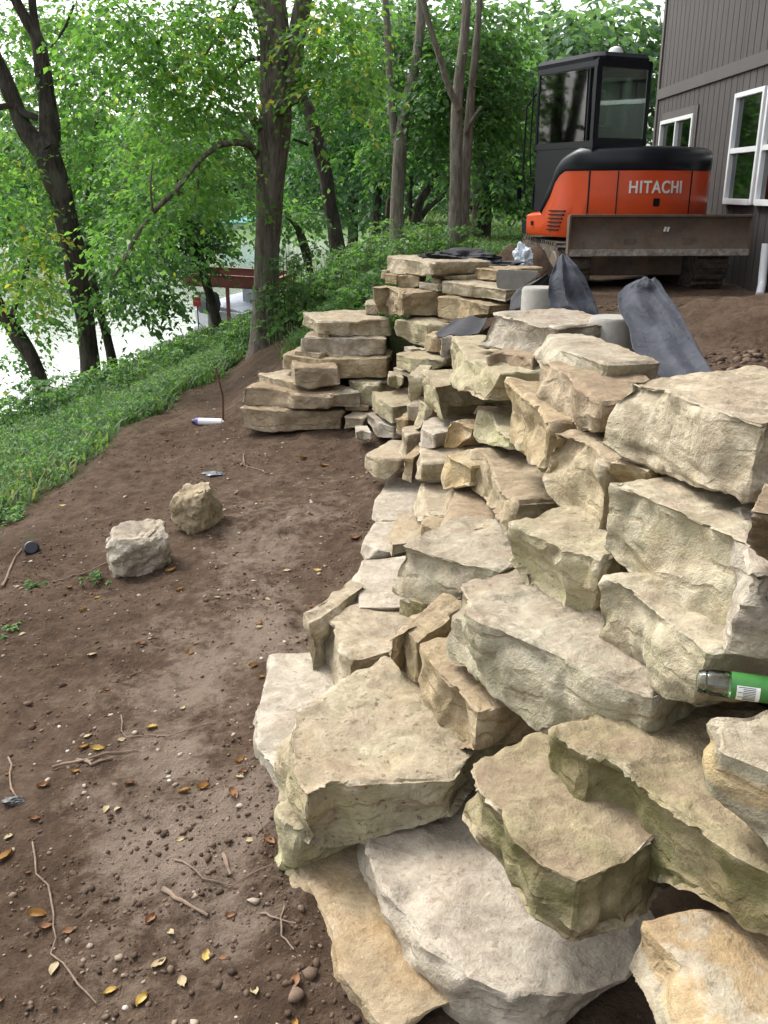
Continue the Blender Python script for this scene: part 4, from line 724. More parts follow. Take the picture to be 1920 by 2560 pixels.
# big trunk in the middle, with the two arching branches
tree('tree', 'big straight trunked tree in the middle with two arching branches', (572, 748),
     [[(572, 748, 0, 84), (574, 700, 0, 60), (577, 560, 0, 56), (583, 430, 0, 57), (590, 300, 0, 68), (594, 240, 0, 66), (592, 150, 0, 58), (590, 60, 0, 58), (580, -60, 0, 54), (575, -200, 0, 44), (585, -380, 0, 22)],
      [(605, 215, .05, 36), (630, 165, .05, 42), (640, 90, .05, 36), (652, 20, 0, 34), (665, -60, 0, 30), (700, -200, 0, 20), (720, -330, 0, 9)],
      [(575, 60, 0, 30), (555, 20, 0, 24), (530, -40, 0, 22), (480, -160, 0, 14), (450, -260, 0, 6)]],
     [[(560, 275, -.1, 26), (548, 258, -.25, 20), (540, 246, -.3, 15)], [(615, 225, 0, 24), (640, 215, -.1, 18), (658, 209, -.15, 15)], [(604, 245, -.25, 22), (603, 228, -.4, 20), (606, 218, -.45, 15)],
      [(560, 345, 0, 16), (542, 318, -.2, 15), (515, 309, -.4, 14), (480, 312, -.6, 13), (450, 330, -.8, 12), (420, 360, -1, 12), (380, 410, -1.2, 11), (330, 460, -1.4, 10), (295, 510, -1.6, 9), (270, 560, -1.7, 7), (247, 595, -1.8, 4)],
      [(552, 335, .1, 14), (535, 300, .3, 13), (500, 272, .6, 12), (460, 263, .9, 11), (415, 275, 1.2, 10), (370, 298, 1.5, 9), (335, 325, 1.7, 8), (290, 372, 1.9, 6), (255, 405, 2, 4)],
      [(562, 125, .2, 10), (530, 132, .3, 9), (495, 165, .4, 8), (450, 195, .5, 7), (415, 245, .6, 4)],
      [(445, 115, 0, 6), (480, 65, 0, 8), (510, 5, 0, 9), (520, -40, 0, 10)],
      [(430, 345, -.9, 6), (428, 390, -.9, 5), (420, 440, -.9, 3)], [(330, 460, -1.4, 6), (325, 400, -1.5, 5), (330, 350, -1.5, 3)]],
     [(300, 60, -.6, 100, 50, 60, .6), (410, 60, 0, 90, 60, 66, .6), (470, 130, .6, 50, 50, 45, .6), (410, 180, 0, 90, 40, 46, .65), (330, 150, 0, 70, 45, 36, .5), (450, 240, 0, 60, 40, 36, .55), (370, 260, .6, 80, 40, 46, .5),
      (320, 330, .8, 70, 45, 44, .55), (420, 330, -.6, 90, 35, 50, .6), (490, 390, 0, 60, 30, 18, .6), (370, 410, -1, 70, 35, 24, .55), (440, 450, -.5, 60, 26, 16, .6), (300, 460, -1.4, 60, 36, 22, .55), (250, 550, -1.6, 50, 32, 18, .55), (350, 500, -1, 50, 22, 10, .5),
      (720, 60, -.4, 50, 60, 44, .7), (740, 140, -.5, 60, 45, 44, .7), (700, 200, -.6, 50, 36, 24, .65), (690, 20, .6, 40, 40, 24, .6), (250, 40, -.5, 60, 40, 30, .45), (470, 20, -.3, 50, 50, 40, .6)], 'grey', 'bright', None, .078, GT, 12, .5, 18, 1.25, [(-2.2, 11, 5.6, 3.4, 1.5, 200), (-1.5, 13, 7.5, 4, 2.5, 240)])
tree('tree', 'forked dark tree leaning left on the bank, nearest to the left edge', (200, 835),
     [[(200, 835, 0, 44), (190, 745, 0, 40), (165, 575, 0, 47), (135, 440, 0, 50), (102, 335, 0, 56), (98, 330, 0, 50), (55, 280, 0, 34), (30, 220, 0, 33), (0, 148, 0, 32), (-40, 60, 0, 30), (-90, -60, 0, 24), (-110, -200, 0, 12)],
      [(108, 345, .05, 40), (108, 275, .1, 40), (98, 180, .1, 34), (82, 90, .1, 28), (55, 40, .1, 22), (28, -15, .1, 20), (-5, -120, .1, 15), (-20, -240, .1, 7)]],
     [[(84, 100, .1, 20), (76, 50, .1, 18), (70, -20, .1, 17), (85, -130, .1, 12), (80, -240, .1, 5)], [(80, 255, 0, 16), (55, 245, -.1, 15), (28, 228, -.1, 14), (-10, 235, -.2, 13)], [(108, 105, .1, 4), (140, 60, 0, 6), (160, 10, 0, 5)]],
     [(30, 60, 1, 80, 50, 40, .6), (175, 150, .3, 50, 45, 26, .5), (195, 245, .5, 50, 45, 34, .6), (20, 330, .2, 50, 50, 30, .65), (40, 420, .2, 60, 50, 34, .6), (225, 350, .3, 50, 50, 34, .55), (245, 440, .3, 50, 36, 26, .5), (30, 170, .6, 36, 40, 18, .65),
      (75, 530, -.5, 46, 32, 20, .75), (40, 590, -.5, 60, 32, 24, .8), (250, 640, -.3, 50, 30, 22, .5), (70, 640, -.6, 36, 22, 12, .75), (150, 40, 1, 60, 40, 36, .5), (170, 330, 1.6, 60, 60, 30, .5)],
     'dark', 'bright', 14.9, .105, GT, 11, .6, 14, 1.25, [(-6, 12, 5.6, 3.2, 2.0, 200)])
tree('tree', 'thin dark trunk standing just behind the forked tree', (250, 808),
     [[(250, 808, 0, 24), (235, 745, 0, 21), (212, 660, 0, 18), (195, 560, 0, 16), (190, 430, 0, 13), (210, 250, 0, 8)]], [],
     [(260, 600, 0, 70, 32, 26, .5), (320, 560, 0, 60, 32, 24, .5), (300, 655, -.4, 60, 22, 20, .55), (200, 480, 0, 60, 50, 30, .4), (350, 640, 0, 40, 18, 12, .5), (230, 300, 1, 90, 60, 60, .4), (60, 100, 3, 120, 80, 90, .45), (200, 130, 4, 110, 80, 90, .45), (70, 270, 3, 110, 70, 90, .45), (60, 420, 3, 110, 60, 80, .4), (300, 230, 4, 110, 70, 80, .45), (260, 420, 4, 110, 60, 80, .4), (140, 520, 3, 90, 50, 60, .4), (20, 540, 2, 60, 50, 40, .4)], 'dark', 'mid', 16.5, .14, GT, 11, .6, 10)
tree('tree', 'dark tree leaning far left over the water at the left edge', (112, 862),
     [[(112, 862, 0, 36), (80, 800, 0, 34), (35, 720, 0, 33), (0, 665, 0, 32), (-50, 560, 0, 28), (-80, 420, 0, 24)]],
     [[(20, 700, 0, 14), (60, 570, 0, 10), (80, 520, 0, 5)]],
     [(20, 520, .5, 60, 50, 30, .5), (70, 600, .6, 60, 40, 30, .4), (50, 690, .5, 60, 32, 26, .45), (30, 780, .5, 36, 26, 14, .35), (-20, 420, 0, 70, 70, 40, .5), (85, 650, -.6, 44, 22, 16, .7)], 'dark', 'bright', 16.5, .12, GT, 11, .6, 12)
tree('tree', 'small dark leaning tree in front of the boat', (478, 728),
     [[(478, 728, 0, 24), (462, 670, 0, 22), (436, 580, 0, 20), (405, 490, 0, 17), (390, 420, 0, 12), (380, 330, 0, 7)]], [],
     [(390, 500, 0, 60, 32, 44, .3), (430, 520, 0, 44, 26, 30, .25), (370, 545, 0, 46, 26, 26, .3), (405, 570, -.5, 30, 16, 12, .3), (360, 450, 0, 80, 50, 60, .45), (450, 450, 0, 60, 40, 44, .5), (330, 610, 0, 40, 18, 12, .5), (330, 330, 4, 120, 60, 70, .6), (460, 330, 4, 100, 60, 60, .6), (500, 200, 5, 100, 70, 60, .7), (400, 90, 5, 110, 50, 50, .7), (520, 420, 3, 60, 40, 36, .5), (200, 540, 2, 70, 30, 24, .5)], 'dark', 'mid', 20, .14, GT, 11, .7, 10)
tree('tree', 'dark trunk leaning left just right of the big straight trunk', (742, 585),
     [[(742, 585, 0, 36), (720, 480, 0, 31), (697, 350, 0, 30), (670, 250, 0, 27), (650, 205, 0, 24), (630, 120, 0, 20), (640, 20, 0, 16)]],
     [[(680, 320, 0, 8), (660, 310, -.3, 7), (632, 300, -.5, 5)]],
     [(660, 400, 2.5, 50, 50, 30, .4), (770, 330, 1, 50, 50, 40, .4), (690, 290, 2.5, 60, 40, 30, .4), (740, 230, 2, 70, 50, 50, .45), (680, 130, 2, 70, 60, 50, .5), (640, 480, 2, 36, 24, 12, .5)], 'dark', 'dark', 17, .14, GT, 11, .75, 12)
tree('tree', 'thin bent sapling growing between the big trunk and the leaning dark trunk', (676, 610),
     [[(676, 610, 0, 14), (662, 540, 0, 14), (640, 490, 0, 12), (612, 460, 0, 10), (560, 440, 0, 6)], [(668, 605, 0, 7), (655, 550, 0, 6), (640, 500, 0, 5)]], [],
     [(640, 470, 0, 36, 24, 20, .5), (690, 545, 0, 26, 18, 10, .6), (600, 450, 0, 40, 20, 18, .6)], 'dark', 'mid', 15.5, .11, GT, 10, .5, 8)
tree('tree', 'dark upright trunk seen against the water between the leaning trunk and the pale tree', (808, 582),
     [[(808, 582, 0, 22), (812, 500, 0, 20), (815, 430, 0, 19), (822, 300, 0, 16), (815, 150, 0, 12)]], [],
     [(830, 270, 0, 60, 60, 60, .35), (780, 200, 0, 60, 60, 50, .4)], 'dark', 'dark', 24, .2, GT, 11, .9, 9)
tree('tree', 'slender grey trunk close beside the dark upright trunk', (830, 575),
     [[(830, 575, 0, 13), (835, 500, 0, 12), (842, 420, 0, 11), (850, 330, 0, 9)]], [], [(850, 250, 0, 40, 40, 40, .4)], 'brown', 'mid', 25, .2, GT, 11, .8, 8)
GW = 'trees in the wood behind the wall'
tree('tree', 'pale grey tree with a fork, rising right behind the capping stone of the far stack', (859, 560),
     [[(859, 560, 0, 33), (858, 470, 0, 30), (860, 380, 0, 29), (866, 300, 0, 28), (880, 220, 0, 24), (897, 140, 0, 21), (908, 60, 0, 20), (912, -40, 0, 18), (925, -220, 0, 9)],
      [(858, 330, .05, 17), (850, 270, .05, 18), (842, 190, .05, 16), (838, 90, .05, 14), (830, -30, .05, 12), (815, -180, .05, 6)]], [],
     [(840, 60, 1, 70, 60, 60, .55), (900, 150, 1, 60, 50, 50, .5), (930, 250, .5, 50, 40, 40, .5), (820, 170, 1, 40, 40, 30, .5), (900, 330, 1, 44, 40, 34, .5), (950, 60, 1, 60, 50, 50, .45), (800, 330, 1, 40, 50, 34, .5)], 'pale', 'mid', 15, .12, GW, 11, .6, 14, 1.25, [(.6, 12, 6.5, 3.5, 2, 160)])
tree('tree', 'pair of pale trunks with a dead slanting limb, right of the forked pale tree', (985, 560),
     [[(978, 560, 0, 30), (983, 470, 0, 27), (985, 380, 0, 27), (986, 250, 0, 25), (992, 170, 0, 22), (1003, 80, 0, 20), (1010, -40, 0, 17), (1020, -220, 0, 8)],
      [(1000, 560, .15, 22), (1003, 450, .2, 22), (1008, 340, .2, 21), (1018, 200, .2, 17), (1030, 80, .2, 14), (1040, -40, .2, 12), (1060, -180, .2, 6)]],
     [[(992, 235, -.1, 18), (970, 190, -.2, 14), (952, 130, -.3, 13), (930, 60, -.4, 12), (912, -10, -.5, 11)], [(1040, 230, 0, 6), (1020, 260, 0, 7), (1006, 290, .1, 8)]],
     [(1000, 120, .8, 60, 50, 50, .45), (1060, 60, 1, 60, 50, 50, .45), (1040, 190, 1, 50, 40, 44, .5), (940, 200, .8, 40, 36, 30, .5), (1060, 270, 1, 44, 40, 40, .5), (1030, 330, 1, 36, 26, 18, .45), (1090, 180, 1, 50, 50, 44, .45)], 'pale', 'mid', 14, .12, GW, 11, .6, 14, 1.25, [(2, 15, 7, 4, 2.2, 160)])
tree('tree', 'thick dark trunk in the wood between the pale pair and the orange machine', (1040, 475),
     [[(1040, 478, 0, 42), (1043, 400, 0, 38), (1046, 320, 0, 36), (1050, 230, 0, 30), (1060, 100, 0, 24)]], [],
     [(1080, 380, -.5, 40, 36, 40, .4), (1110, 300, 0, 50, 50, 56, .4), (1060, 210, 0, 60, 50, 60, .4), (1130, 200, 0, 60, 60, 60, .4), (1010, 250, .6, 50, 60, 44, .35), (1120, 420, -.3, 40, 30, 30, .5)], 'brown', 'mid', 19, .15, GW, 11, .75, 12)
tree('tree', 'dark many stemmed tree leaning right, low between the two pale trees', (893, 528),
     [[(893, 530, 0, 26), (898, 480, 0, 24), (905, 440, 0, 20), (930, 400, 0, 14), (955, 360, 0, 9)], [(900, 480, .1, 16), (925, 450, .1, 13), (955, 425, .1, 9), (985, 400, .1, 6)], [(892, 490, .1, 14), (885, 430, .1, 11), (890, 350, .1, 8)]], [],
     [(945, 350, .6, 50, 30, 30, .3), (880, 300, .6, 50, 36, 40, .3), (900, 250, 0, 70, 50, 60, .35)], 'dark', 'dark', 22, .18, GW, 11, .8, 9)
bgt = [  # far wood: px, py of foot, Y, crowns
 ('tall blue green tree behind the orange cab', 1180, 500, 26, [(1245, 50, 0, 50, 40, 26, .5), (1230, 150, 0, 80, 70, 80, .45), (1150, 150, 0, 60, 60, 60, .45), (1180, 260, 0, 70, 60, 70, .4), (1160, 360, 0, 60, 50, 60, .45)]),
 ('bushy tree right behind the cab, against the brown house', 1330, 480, 28, [(1330, 60, 0, 80, 70, 80, .45), (1380, 130, 0, 60, 60, 60, .4), (1300, 200, 0, 60, 70, 60, .4), (1380, 250, 0, 60, 60, 50, .35), (1290, 330, 0, 60, 60, 60, .4)]),
 ('high crowned tree at the top between the cab and the pale pair', 1100, 470, 32, [(1075, 40, 0, 80, 60, 50, .5), (1120, 130, 0, 60, 60, 60, .45), (1080, 320, 0, 60, 80, 70, .4), (1150, 250, 0, 50, 50, 40, .4)]),
 ('dense green tree filling the gap behind the pale forked tree', 930, 500, 34, [(930, 60, 0, 80, 70, 80, .4), (950, 200, 0, 70, 70, 80, .35), (900, 320, 0, 70, 60, 80, .35), (960, 400, 0, 60, 50, 60, .35), (870, 440, 0, 50, 50, 50, .35)]),
 ('leafy tree behind the leaning dark trunk', 760, 520, 36, [(760, 60, 0, 90, 60, 80, .45), (740, 200, 0, 70, 60, 80, .4), (800, 330, 0, 60, 60, 70, .4), (700, 350, 0, 60, 60, 70, .4), (720, 430, 0, 70, 30, 60, .4), (670, 240, 0, 50, 60, 50, .45)]),
 ('low thick tree at the edge of the wood above the grassy slope', 1000, 480, 30, [(1010, 420, 0, 60, 40, 60, .4), (1090, 430, 0, 60, 40, 60, .45), (1000, 340, 0, 60, 40, 60, .35)]),
]
for lab, px, py, Y, cr in bgt:
    top = min(c[1] for c in cr)
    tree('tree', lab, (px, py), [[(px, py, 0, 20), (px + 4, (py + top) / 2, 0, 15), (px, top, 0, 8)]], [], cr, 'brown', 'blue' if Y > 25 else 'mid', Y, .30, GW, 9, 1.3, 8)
# trees across the lake
far = [(-150, 470, 92, 170), (20, 480, 90, 190), (150, 470, 94, 200), (300, 478, 92, 170), (430, 470, 90, 150), (560, 474, 93, 140), (680, 470, 91, 150), (790, 466, 95, 160), (900, 460, 96, 170), (480, 455, 108, 200), (260, 450, 110, 250), (60, 450, 110, 240), (640, 450, 112, 220)]
FL = ['leftmost tree on the far shore', 'round tree on the far shore behind the forked tree', 'tall tree on the far shore left of the arching branches', 'broad tree on the far shore under the arching branches', 'low tree on the far shore above the boat', 'pale tree on the far shore behind the big trunk', 'tree on the far shore behind the bent sapling', 'tree on the far shore behind the dark upright trunk', 'rightmost tree on the far shore',
      'second row tree on the far shore above the boat lift', 'second row tree on the far shore behind the broad tree', 'second row tree on the far shore at the left', 'second row tree on the far shore right of the big trunk']
for (px, py, Y, hpx), lab in zip(far, FL):
    b = at(px, py, Y); r = empty('tree', b, lab, 'tree', 0, 'trees across the lake'); h = hpx * Y / 1975
    adopt(MB().tube([(b.x, b.y, b.z - 1.5), (b.x, b.y, b.z + h * .5)], [.25, .12], 7).build('trunk', BK['brown']), r)
    gs = [((b.x + random.uniform(-.28, .28) * h, b.y + random.uniform(-.2, .2) * h, b.z + h * random.uniform(.22, .85)), (h * .27, h * .25, h * .17), 46, random.uniform(.35, .7)) for k in range(7)]
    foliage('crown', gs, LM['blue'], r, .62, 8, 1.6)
# ------------------------------------------------------------------ weeds and grass
WST = plain('weed_stem', (.09, .13, .04), .8)
def weed(label, px, py, r, h, n, lm='weed', size=.07, name='weed', cat='weed', Y=None):
    b = hit(px, py) if Y is None else at(px, py, Y)
    ro = empty(name, b, label, cat, 0, 'leafy weeds on the bank'); mb = MB()
    C, D = [], []
    for i in range(n):
        a = random.uniform(0, 6.28); q = r * random.random() ** .6; x, y = b.x + q * math.cos(a), b.y + q * math.sin(a); z = gz(x, y); hh = h * random.uniform(.5, 1.1)
        tip = Vector((x + .25 * q * math.cos(a), y + .25 * q * math.sin(a), z + hh)); mb.tube([(x, y, z - .05), ((x + tip.x) / 2, (y + tip.y) / 2, z + hh * .55), tip], [.006, .004, .002], 4)
        for k in range(3):
            t = (k + .6) / 3.2; C.append(Vector((x, y, z)).lerp(tip, t)); D.append((math.cos(a + k * 2.1), math.sin(a + k * 2.1), .5))
    if h > .24: adopt(mb.build('foliage_stem', WST, None, 0, 60), ro)
    V, Fc, T = leaves(np.array([c[:] for c in C]), np.array(D), h * .32, 8, size, .7, .25, rng.uniform(.2, .9, len(C)), .12)
    o = link('foliage', npmesh('foliage', V, Fc, {'tint': ('FACE', T)}), LM[lm]); adopt(o, ro)
weed('tall leafy weeds at the foot of the big straight trunk, on its right', 612, 730, .3, .9, 34)
weed('leafy sprouts at the foot of the big straight trunk, on its left', 540, 748, .3, .45, 30, 'weed', .06)
weed('bushy weeds left of the trunk foot, in front of the boat', 485, 748, .35, .22, 40, 'weed', .05)
weed('big round bush of weeds below the leaning dark trunk', 735, 640, .7, .6, 100, 'weed', .06)
weed('dark low bush between the big trunk and the round bush', 665, 690, .4, .5, 60, 'mid', .07)
weed('pale flowering weeds on the slope above the far wing', 770, 690, .45, .4, 60)
weed('weeds at the top of the slope beside the far upper stack', 800, 600, .4, .5, 50)
weed('weeds along the crest behind the round bush', 700, 600, .6, .6, 60)
weed('tall weeds between the two pale trees', 915, 535, .8, .7, 60, 'weed', .08, Y=14)
weed('weeds growing at the edge of the grass below the forked tree', 260, 850, .7, .5, 60)
weed('leafy weeds low at the left by the water', 60, 920, .8, .6, 60, 'mid', .09)
weed('weeds under the thin dark trunk', 400, 790, .6, .45, 60)
weed('small green weed at the left edge of the bare dirt', 12, 1135, .12, .10, 14, 'weed', .035)
weed('tiny weed tuft on the dirt beside the black plug', 75, 1270, .06, .025, 7, 'weed', .016)
weed('tiny weed tuft beneath the pale boulder', 215, 1255, .08, .025, 9, 'weed', .016)
weed('tiny weed tuft at the left edge low on the dirt', 10, 1370, .09, .03, 9, 'weed', .018)
V, Fs, T, b0 = [], [], [], 0; P = []
def sample(n, x0, x1, y0, y1):
    k = 0
    while k < n:
        x, y = random.uniform(x0, x1), y0 + (y1 - y0) * random.random() ** 1.3
        k += 1
        if veg(x, y) > 0 and gz(x, y) > -4: P.append((x, y, y))
sample(26000, -7, -.6, 3, 16); sample(26000, -2.5, 3.5, 7.4, 24); sample(9000, -9, 10, 14, 34)
P = np.array(P); n = len(P); z = G(P[:, 0], P[:, 1])
for k in range(2):
    a = rng.uniform(0, 6.28, n); hh = rng.uniform(.03, .13, n) * (1 + .03 * P[:, 1]); ln = rng.uniform(.3, 1.3, n) * hh; wd = .006 + .0007 * P[:, 1]
    bx, by = P[:, 0] + rng.normal(0, .02, n), P[:, 1] + rng.normal(0, .02, n)
    dx, dy = np.cos(a), np.sin(a); sx, sy = -dy * wd, dx * wd
    v = np.stack([np.stack([bx - sx, by - sy, z - .01], -1), np.stack([bx + sx, by + sy, z - .01], -1), np.stack([bx + dx * ln * .4 + sx * .7, by + dy * ln * .4 + sy * .7, z + hh * .65], -1), np.stack([bx + dx * ln, by + dy * ln, z + hh], -1), np.stack([bx + dx * ln * .4 - sx * .7, by + dy * ln * .4 - sy * .7, z + hh * .65], -1)], 1).reshape(-1, 3)
    q = np.arange(n)[:, None] * 5; f = np.concatenate([q + np.array([[0, 1, 2]]), q + np.array([[0, 2, 4]]), q + np.array([[4, 2, 3]])], 1).reshape(-1, 3)
    V.append(v); Fs.append(f + b0); b0 += len(v); T.append(np.repeat(np.clip(.45 + .25 * np.sin(P[:, 0] * 1.7) * np.sin(P[:, 1] * 1.3) + rng.normal(0, .22, n), 0, 1), 3))
tag(link('grass', npmesh('grass', np.concatenate(V), np.concatenate(Fs), {'tint': ('FACE', np.concatenate(T))}), LM['grass']), 'rough green grass on the bank and slope', 'grass', kind='stuff')
k = rng.random(n) < .6
Vl, Fl, Tl = leaves(np.stack([P[k, 0], P[k, 1], z[k] + rng.uniform(.02, .16, k.sum())], -1), rng.normal(size=(k.sum(), 3)) * [1, 1, .3], .10, 5, .036, .75, .1, rng.uniform(.2, .9, k.sum()), .1)
tag(link('ground_cover', npmesh('ground_cover', Vl, Fl, {'tint': ('FACE', Tl)}), LM['weed']), 'low leafy ground cover growing through the grass', 'ground cover', kind='stuff')
# ------------------------------------------------------------------ mini excavator
ORG = plain('orange_paint', (.60, .070, .016), .30, 0, .10, 3, .05, (.28, .10, .05), .12)
BLK = plain('black_paint', (.008, .009, .013), .33, 0, .3, 4, .05); BLK.node_tree.nodes['Principled BSDF'].inputs['Specular IOR Level'].default_value = .25
RUB = plain('track_rubber', (.03, .026, .022), .85, 0, .3, 8, .3, (.14, .10, .07), .6)
STL = plain('worn_steel', (.11, .09, .072), .65, .2, .4, 5, .2, (.17, .105, .065), .55)
EDG = plain('bare_edge', (.42, .39, .35), .45, .4, .4, 14, .2, (.16, .12, .09), .5)
WHT = plain('white_lettering', (.72, .70, .66), .5, 0, .05)
CGL = glassmat('cab_glass', (.74, .88, .80), .05, 1.5)
EX = Vector((2.88, 11.75, -1.06)); MU = Matrix.Rotation(R(27), 3, 'Z'); ML = Matrix.Rotation(R(4), 3, 'Z')
ex = empty('excavator', EX, 'orange and black mini excavator with its cab and blade, parked beside the brown house', 'excavator')
def xf(mb, M): mb.v = [tuple(M @ Vector(v)) for v in mb.v]; return mb
def outline(k, y0=.57, y1=.57, n=40):
    o = [(-.97 * k, y0)]; o += [(-.98 * k, t) for t in (.27, .1)]
    for i in range(n + 1):
        a = R(180 + 180 * i / n); o.append((k * math.cos(a), k * math.sin(a)))
    o += [(.98 * k, .3), (.96 * k, y1)]; return o
O1 = outline(1.)
def topz(x, y):
    if x < 0 and y > -.15: return float(np.interp(y, [-.15, -.05, .1, .2, .27, .6], [1.27, 1.23, 1.02, .88, .80, .78]))
    return 1.28
def botz(x, y): return .54 if (x < 0 and y > -.25) else (.76 if y < -.45 or x > 0 else float(np.interp(y, [-.45, -.25], [.76, .54])))
mb = MB(); mb.loft([[(x * .985, y * .985, botz(x, y)) for x, y in O1], [(x, y, botz(x, y) + .03) for x, y in O1], [(x, y, (botz(x, y) + topz(x, y)) / 2) for x, y in O1], [(x, y, topz(x, y) - .02) for x, y in O1], [(x * .98, y * .98, topz(x, y)) for x, y in O1]])
body = xf(mb, MU).build('engine_cover', ORG, ex, 0, 30)
# black hood band on top, following the swoop down to the cab foot
def hb(x, y): return topz(x, y) - .015
def ht(x, y):
    if x < 0 and y > -.3: return float(np.interp(y, [-.3, -.05, .12, .22, .3, .6], [1.50, 1.40, 1.17, 1.0, .86, .80]))
    return 1.50
mb = MB(); R1 = [p for p in O1 if not (p[1] > .31)]
mb.loft([[(x * 1.0, y * 1.0, hb(x, y)) for x, y in R1], [(x * 1.012, y * 1.012, hb(x, y) + .03) for x, y in R1], [(x * 1.01, y * 1.01, hb(x, y) * .3 + ht(x, y) * .7) for x, y in R1], [(x * .985, y * .985, ht(x, y) - .015) for x, y in R1], [(x * .93, y * .93, ht(x, y) + .015) for x, y in R1], [(x * .70, y * .70, ht(x, y) + .03) for x, y in R1]])
xf(mb, MU).build('hood', BLK, ex, 0, 40)
# lower skirt and platform
mb = MB(); mb.loft([[(x * .95, y * .95, .60 if y > -.3 else .68) for x, y in O1], [(x * .985, y * .985, .70 if y > -.3 and x > 0 else botz(x, y) + .01) for x, y in O1]])
xf(mb, MU).build('skirt', BLK, ex, .01)
xf(MB().box((0, .35, .62), (1.7, 1.0, .16)), MU).build('platform', BLK, ex, .015)
# seams, louvres and latch
def surf(a, z, k=1.004): return Vector((k * math.cos(R(a)), k * math.sin(R(a)), z))
for a in (208, 226.5, 278):
    mb = MB(); mb.tube([surf(a, .79), surf(a, 1.26)], .007, 6); xf(mb, MU).build('panel_seam', BLK, body)
mb = MB()
for i in range(6): mb.box((-.995, .0 - .012 * i, .62 + .042 * i), (.03, .22 + .012 * i, .014))
xf(mb, MU).build('louvre', BLK, body)
mb = MB(); p = surf(252, .93, 1.0); mb.box(p, (.02, .075, .085), Matrix.Rotation(R(252), 3, 'Z')); xf(mb, MU).build('latch', BLK, body, .006)
mb = MB(); mb.box((-.985, .44, .68), (.012, .03, .05)); xf(mb, MU).build('filler_lock', BLK, body)
cu = bpy.data.curves.new('lettering', 'FONT'); cu.body = 'HITACHI'; cu.size = .2; cu.extrude = .004; cu.offset = .004; cu.align_x = 'CENTER'; cu.space_character = 1.12
to = bpy.data.objects.new('tmp', cu); COL.objects.link(to); lm_ = bpy.data.meshes.new_from_object(to.evaluated_get(bpy.context.evaluated_depsgraph_get())); bpy.data.objects.remove(to)
xs_ = [v.co.x for v in lm_.vertices]; kx = .62 / (max(xs_) - min(xs_))
bm = bmesh.new(); bm.from_mesh(lm_); bmesh.ops.subdivide_edges(bm, edges=[e for e in bm.edges if e.calc_length() > .05], cuts=2); bm.to_mesh(lm_); bm.free()
for v in lm_.vertices:
    a = 251.5 + math.degrees(v.co.x * kx); v.co = MU @ (surf(a, 1.03 + v.co.y * .9, 1.006 + v.co.z))
lm_.name = 'lettering'; link('lettering', lm_, WHT, body)
# cab
x0, x1, y0, y1, z0, z1 = -.88, -.12, -.50, .62, .85, 2.42
mb = MB(); mb.prism([(x0, y0), (x0, y1 - .05), (x0 + .05, y1), (x1 - .05, y1), (x1, y1 - .05), (x1, y0 + .06), (x1 - .06, y0), (x0 + .06, y0)][::1], .80, 1.52); 
xf(mb, MU).build('cab_base', BLK, ex, .02)
mb = MB()
for px, py, s in ((x0 + .035, y0 + .05, .075), (x1 - .035, y0 + .04, .07), (x0 + .03, y1 - .03, .055), (x1 - .03, y1 - .03, .055), (x0 + .03, y0 + .16, .04)):
    mb.box((px, py, 1.94), (s, s if py < .3 else .055, .92))
mb.box((x0 + .02, (y0 + y1) / 2, 1.54), (.05, y1 - y0, .08)); mb.box(((x0 + x1) / 2, y0 + .03, 1.56), (x1 - x0, .05, .12)); mb.box(((x0 + x1) / 2, y1 - .02, .98), (x1 - x0, .04, .3))
mb.box((x0 + .02, (y0 + y1) / 2, 2.36), (.05, y1 - y0, .08)); mb.box(((x0 + x1) / 2, y0 + .03, 2.36), (x1 - x0, .05, .1)); mb.box((x1 - .02, (y0 + y1) / 2, 2.36), (.05, y1 - y0, .1)); mb.box((x1 - .02, (y0 + y1) / 2, 1.54), (.05, y1 - y0, .1))
xf(mb, MU).build('cab_frame', BLK, ex, .012)
mb = MB(); rp = [(x0, y0 + .1), (x0 + .08, y0), (x1 - .08, y0), (x1, y0 + .1), (x1, y1), (x1 - .1, y1 + .08), (x0 + .1, y1 + .08), (x0, y1)]
cx, cy = (x0 + x1) / 2, (y0 + y1) / 2
mb.loft([[(x, y, 2.385) for x, y in rp], [(cx + (x - cx) * 1.02, cy + (y - cy) * 1.02, 2.43) for x, y in rp], [(cx + (x - cx) * .94, cy + (y - cy) * .94, 2.475) for x, y in rp], [(cx + (x - cx) * .6, cy + (y - cy) * .6, 2.49) for x, y in rp]])
RFP = plain('roof_paint', (.014, .016, .022), .6, 0, .2); RFP.node_tree.nodes['Principled BSDF'].inputs['Specular IOR Level'].default_value = .12; xf(mb, MU).build('roof', RFP, ex)
mb = MB(); mb.tube([(-.42, -.2, 2.46), (-.42, -.2, 2.52), (-.42, -.2, 2.56), (-.42, -.2, 2.575)], [.085, .085, .06, .02], 20); xf(mb, MU).build('beacon', plain('beacon_white', (.78, .78, .76), .4, 0, .05), ex)
for nm, c, s in (('side_glass', (x0 + .017, .14, 1.95), (.008, .88, .80)), ('rear_glass', (cx, y0 + .012, 1.96), (x1 - x0 - .12, .006, .76)), ('front_glass', (cx, y1 - .01, 1.75), (x1 - x0 - .1, .006, 1.3)), ('right_glass', (x1 - .012, .10, 1.95), (.006, 1.0, .80))):
    xf(MB().box(c, s), MU).build(nm, CGL, ex)
mb = MB(); mb.box((cx, .0, 1.45), (.46, .12, .62), Matrix.Rotation(R(8), 3, 'X')); mb.box((cx, .22, 1.22), (.46, .42, .12)); mb.box((cx, -.05, 1.88), (.26, .09, .22)); xf(mb, MU).build('seat', plain('seat_vinyl', (.015, .015, .017), .7), ex, .03)
mb = MB()
for s in (-.24, .24): mb.tube([(cx + s, .45, 1.0), (cx + s, .44, 1.52), (cx + s, .42, 1.60)], [.02, .015, .025], 8)
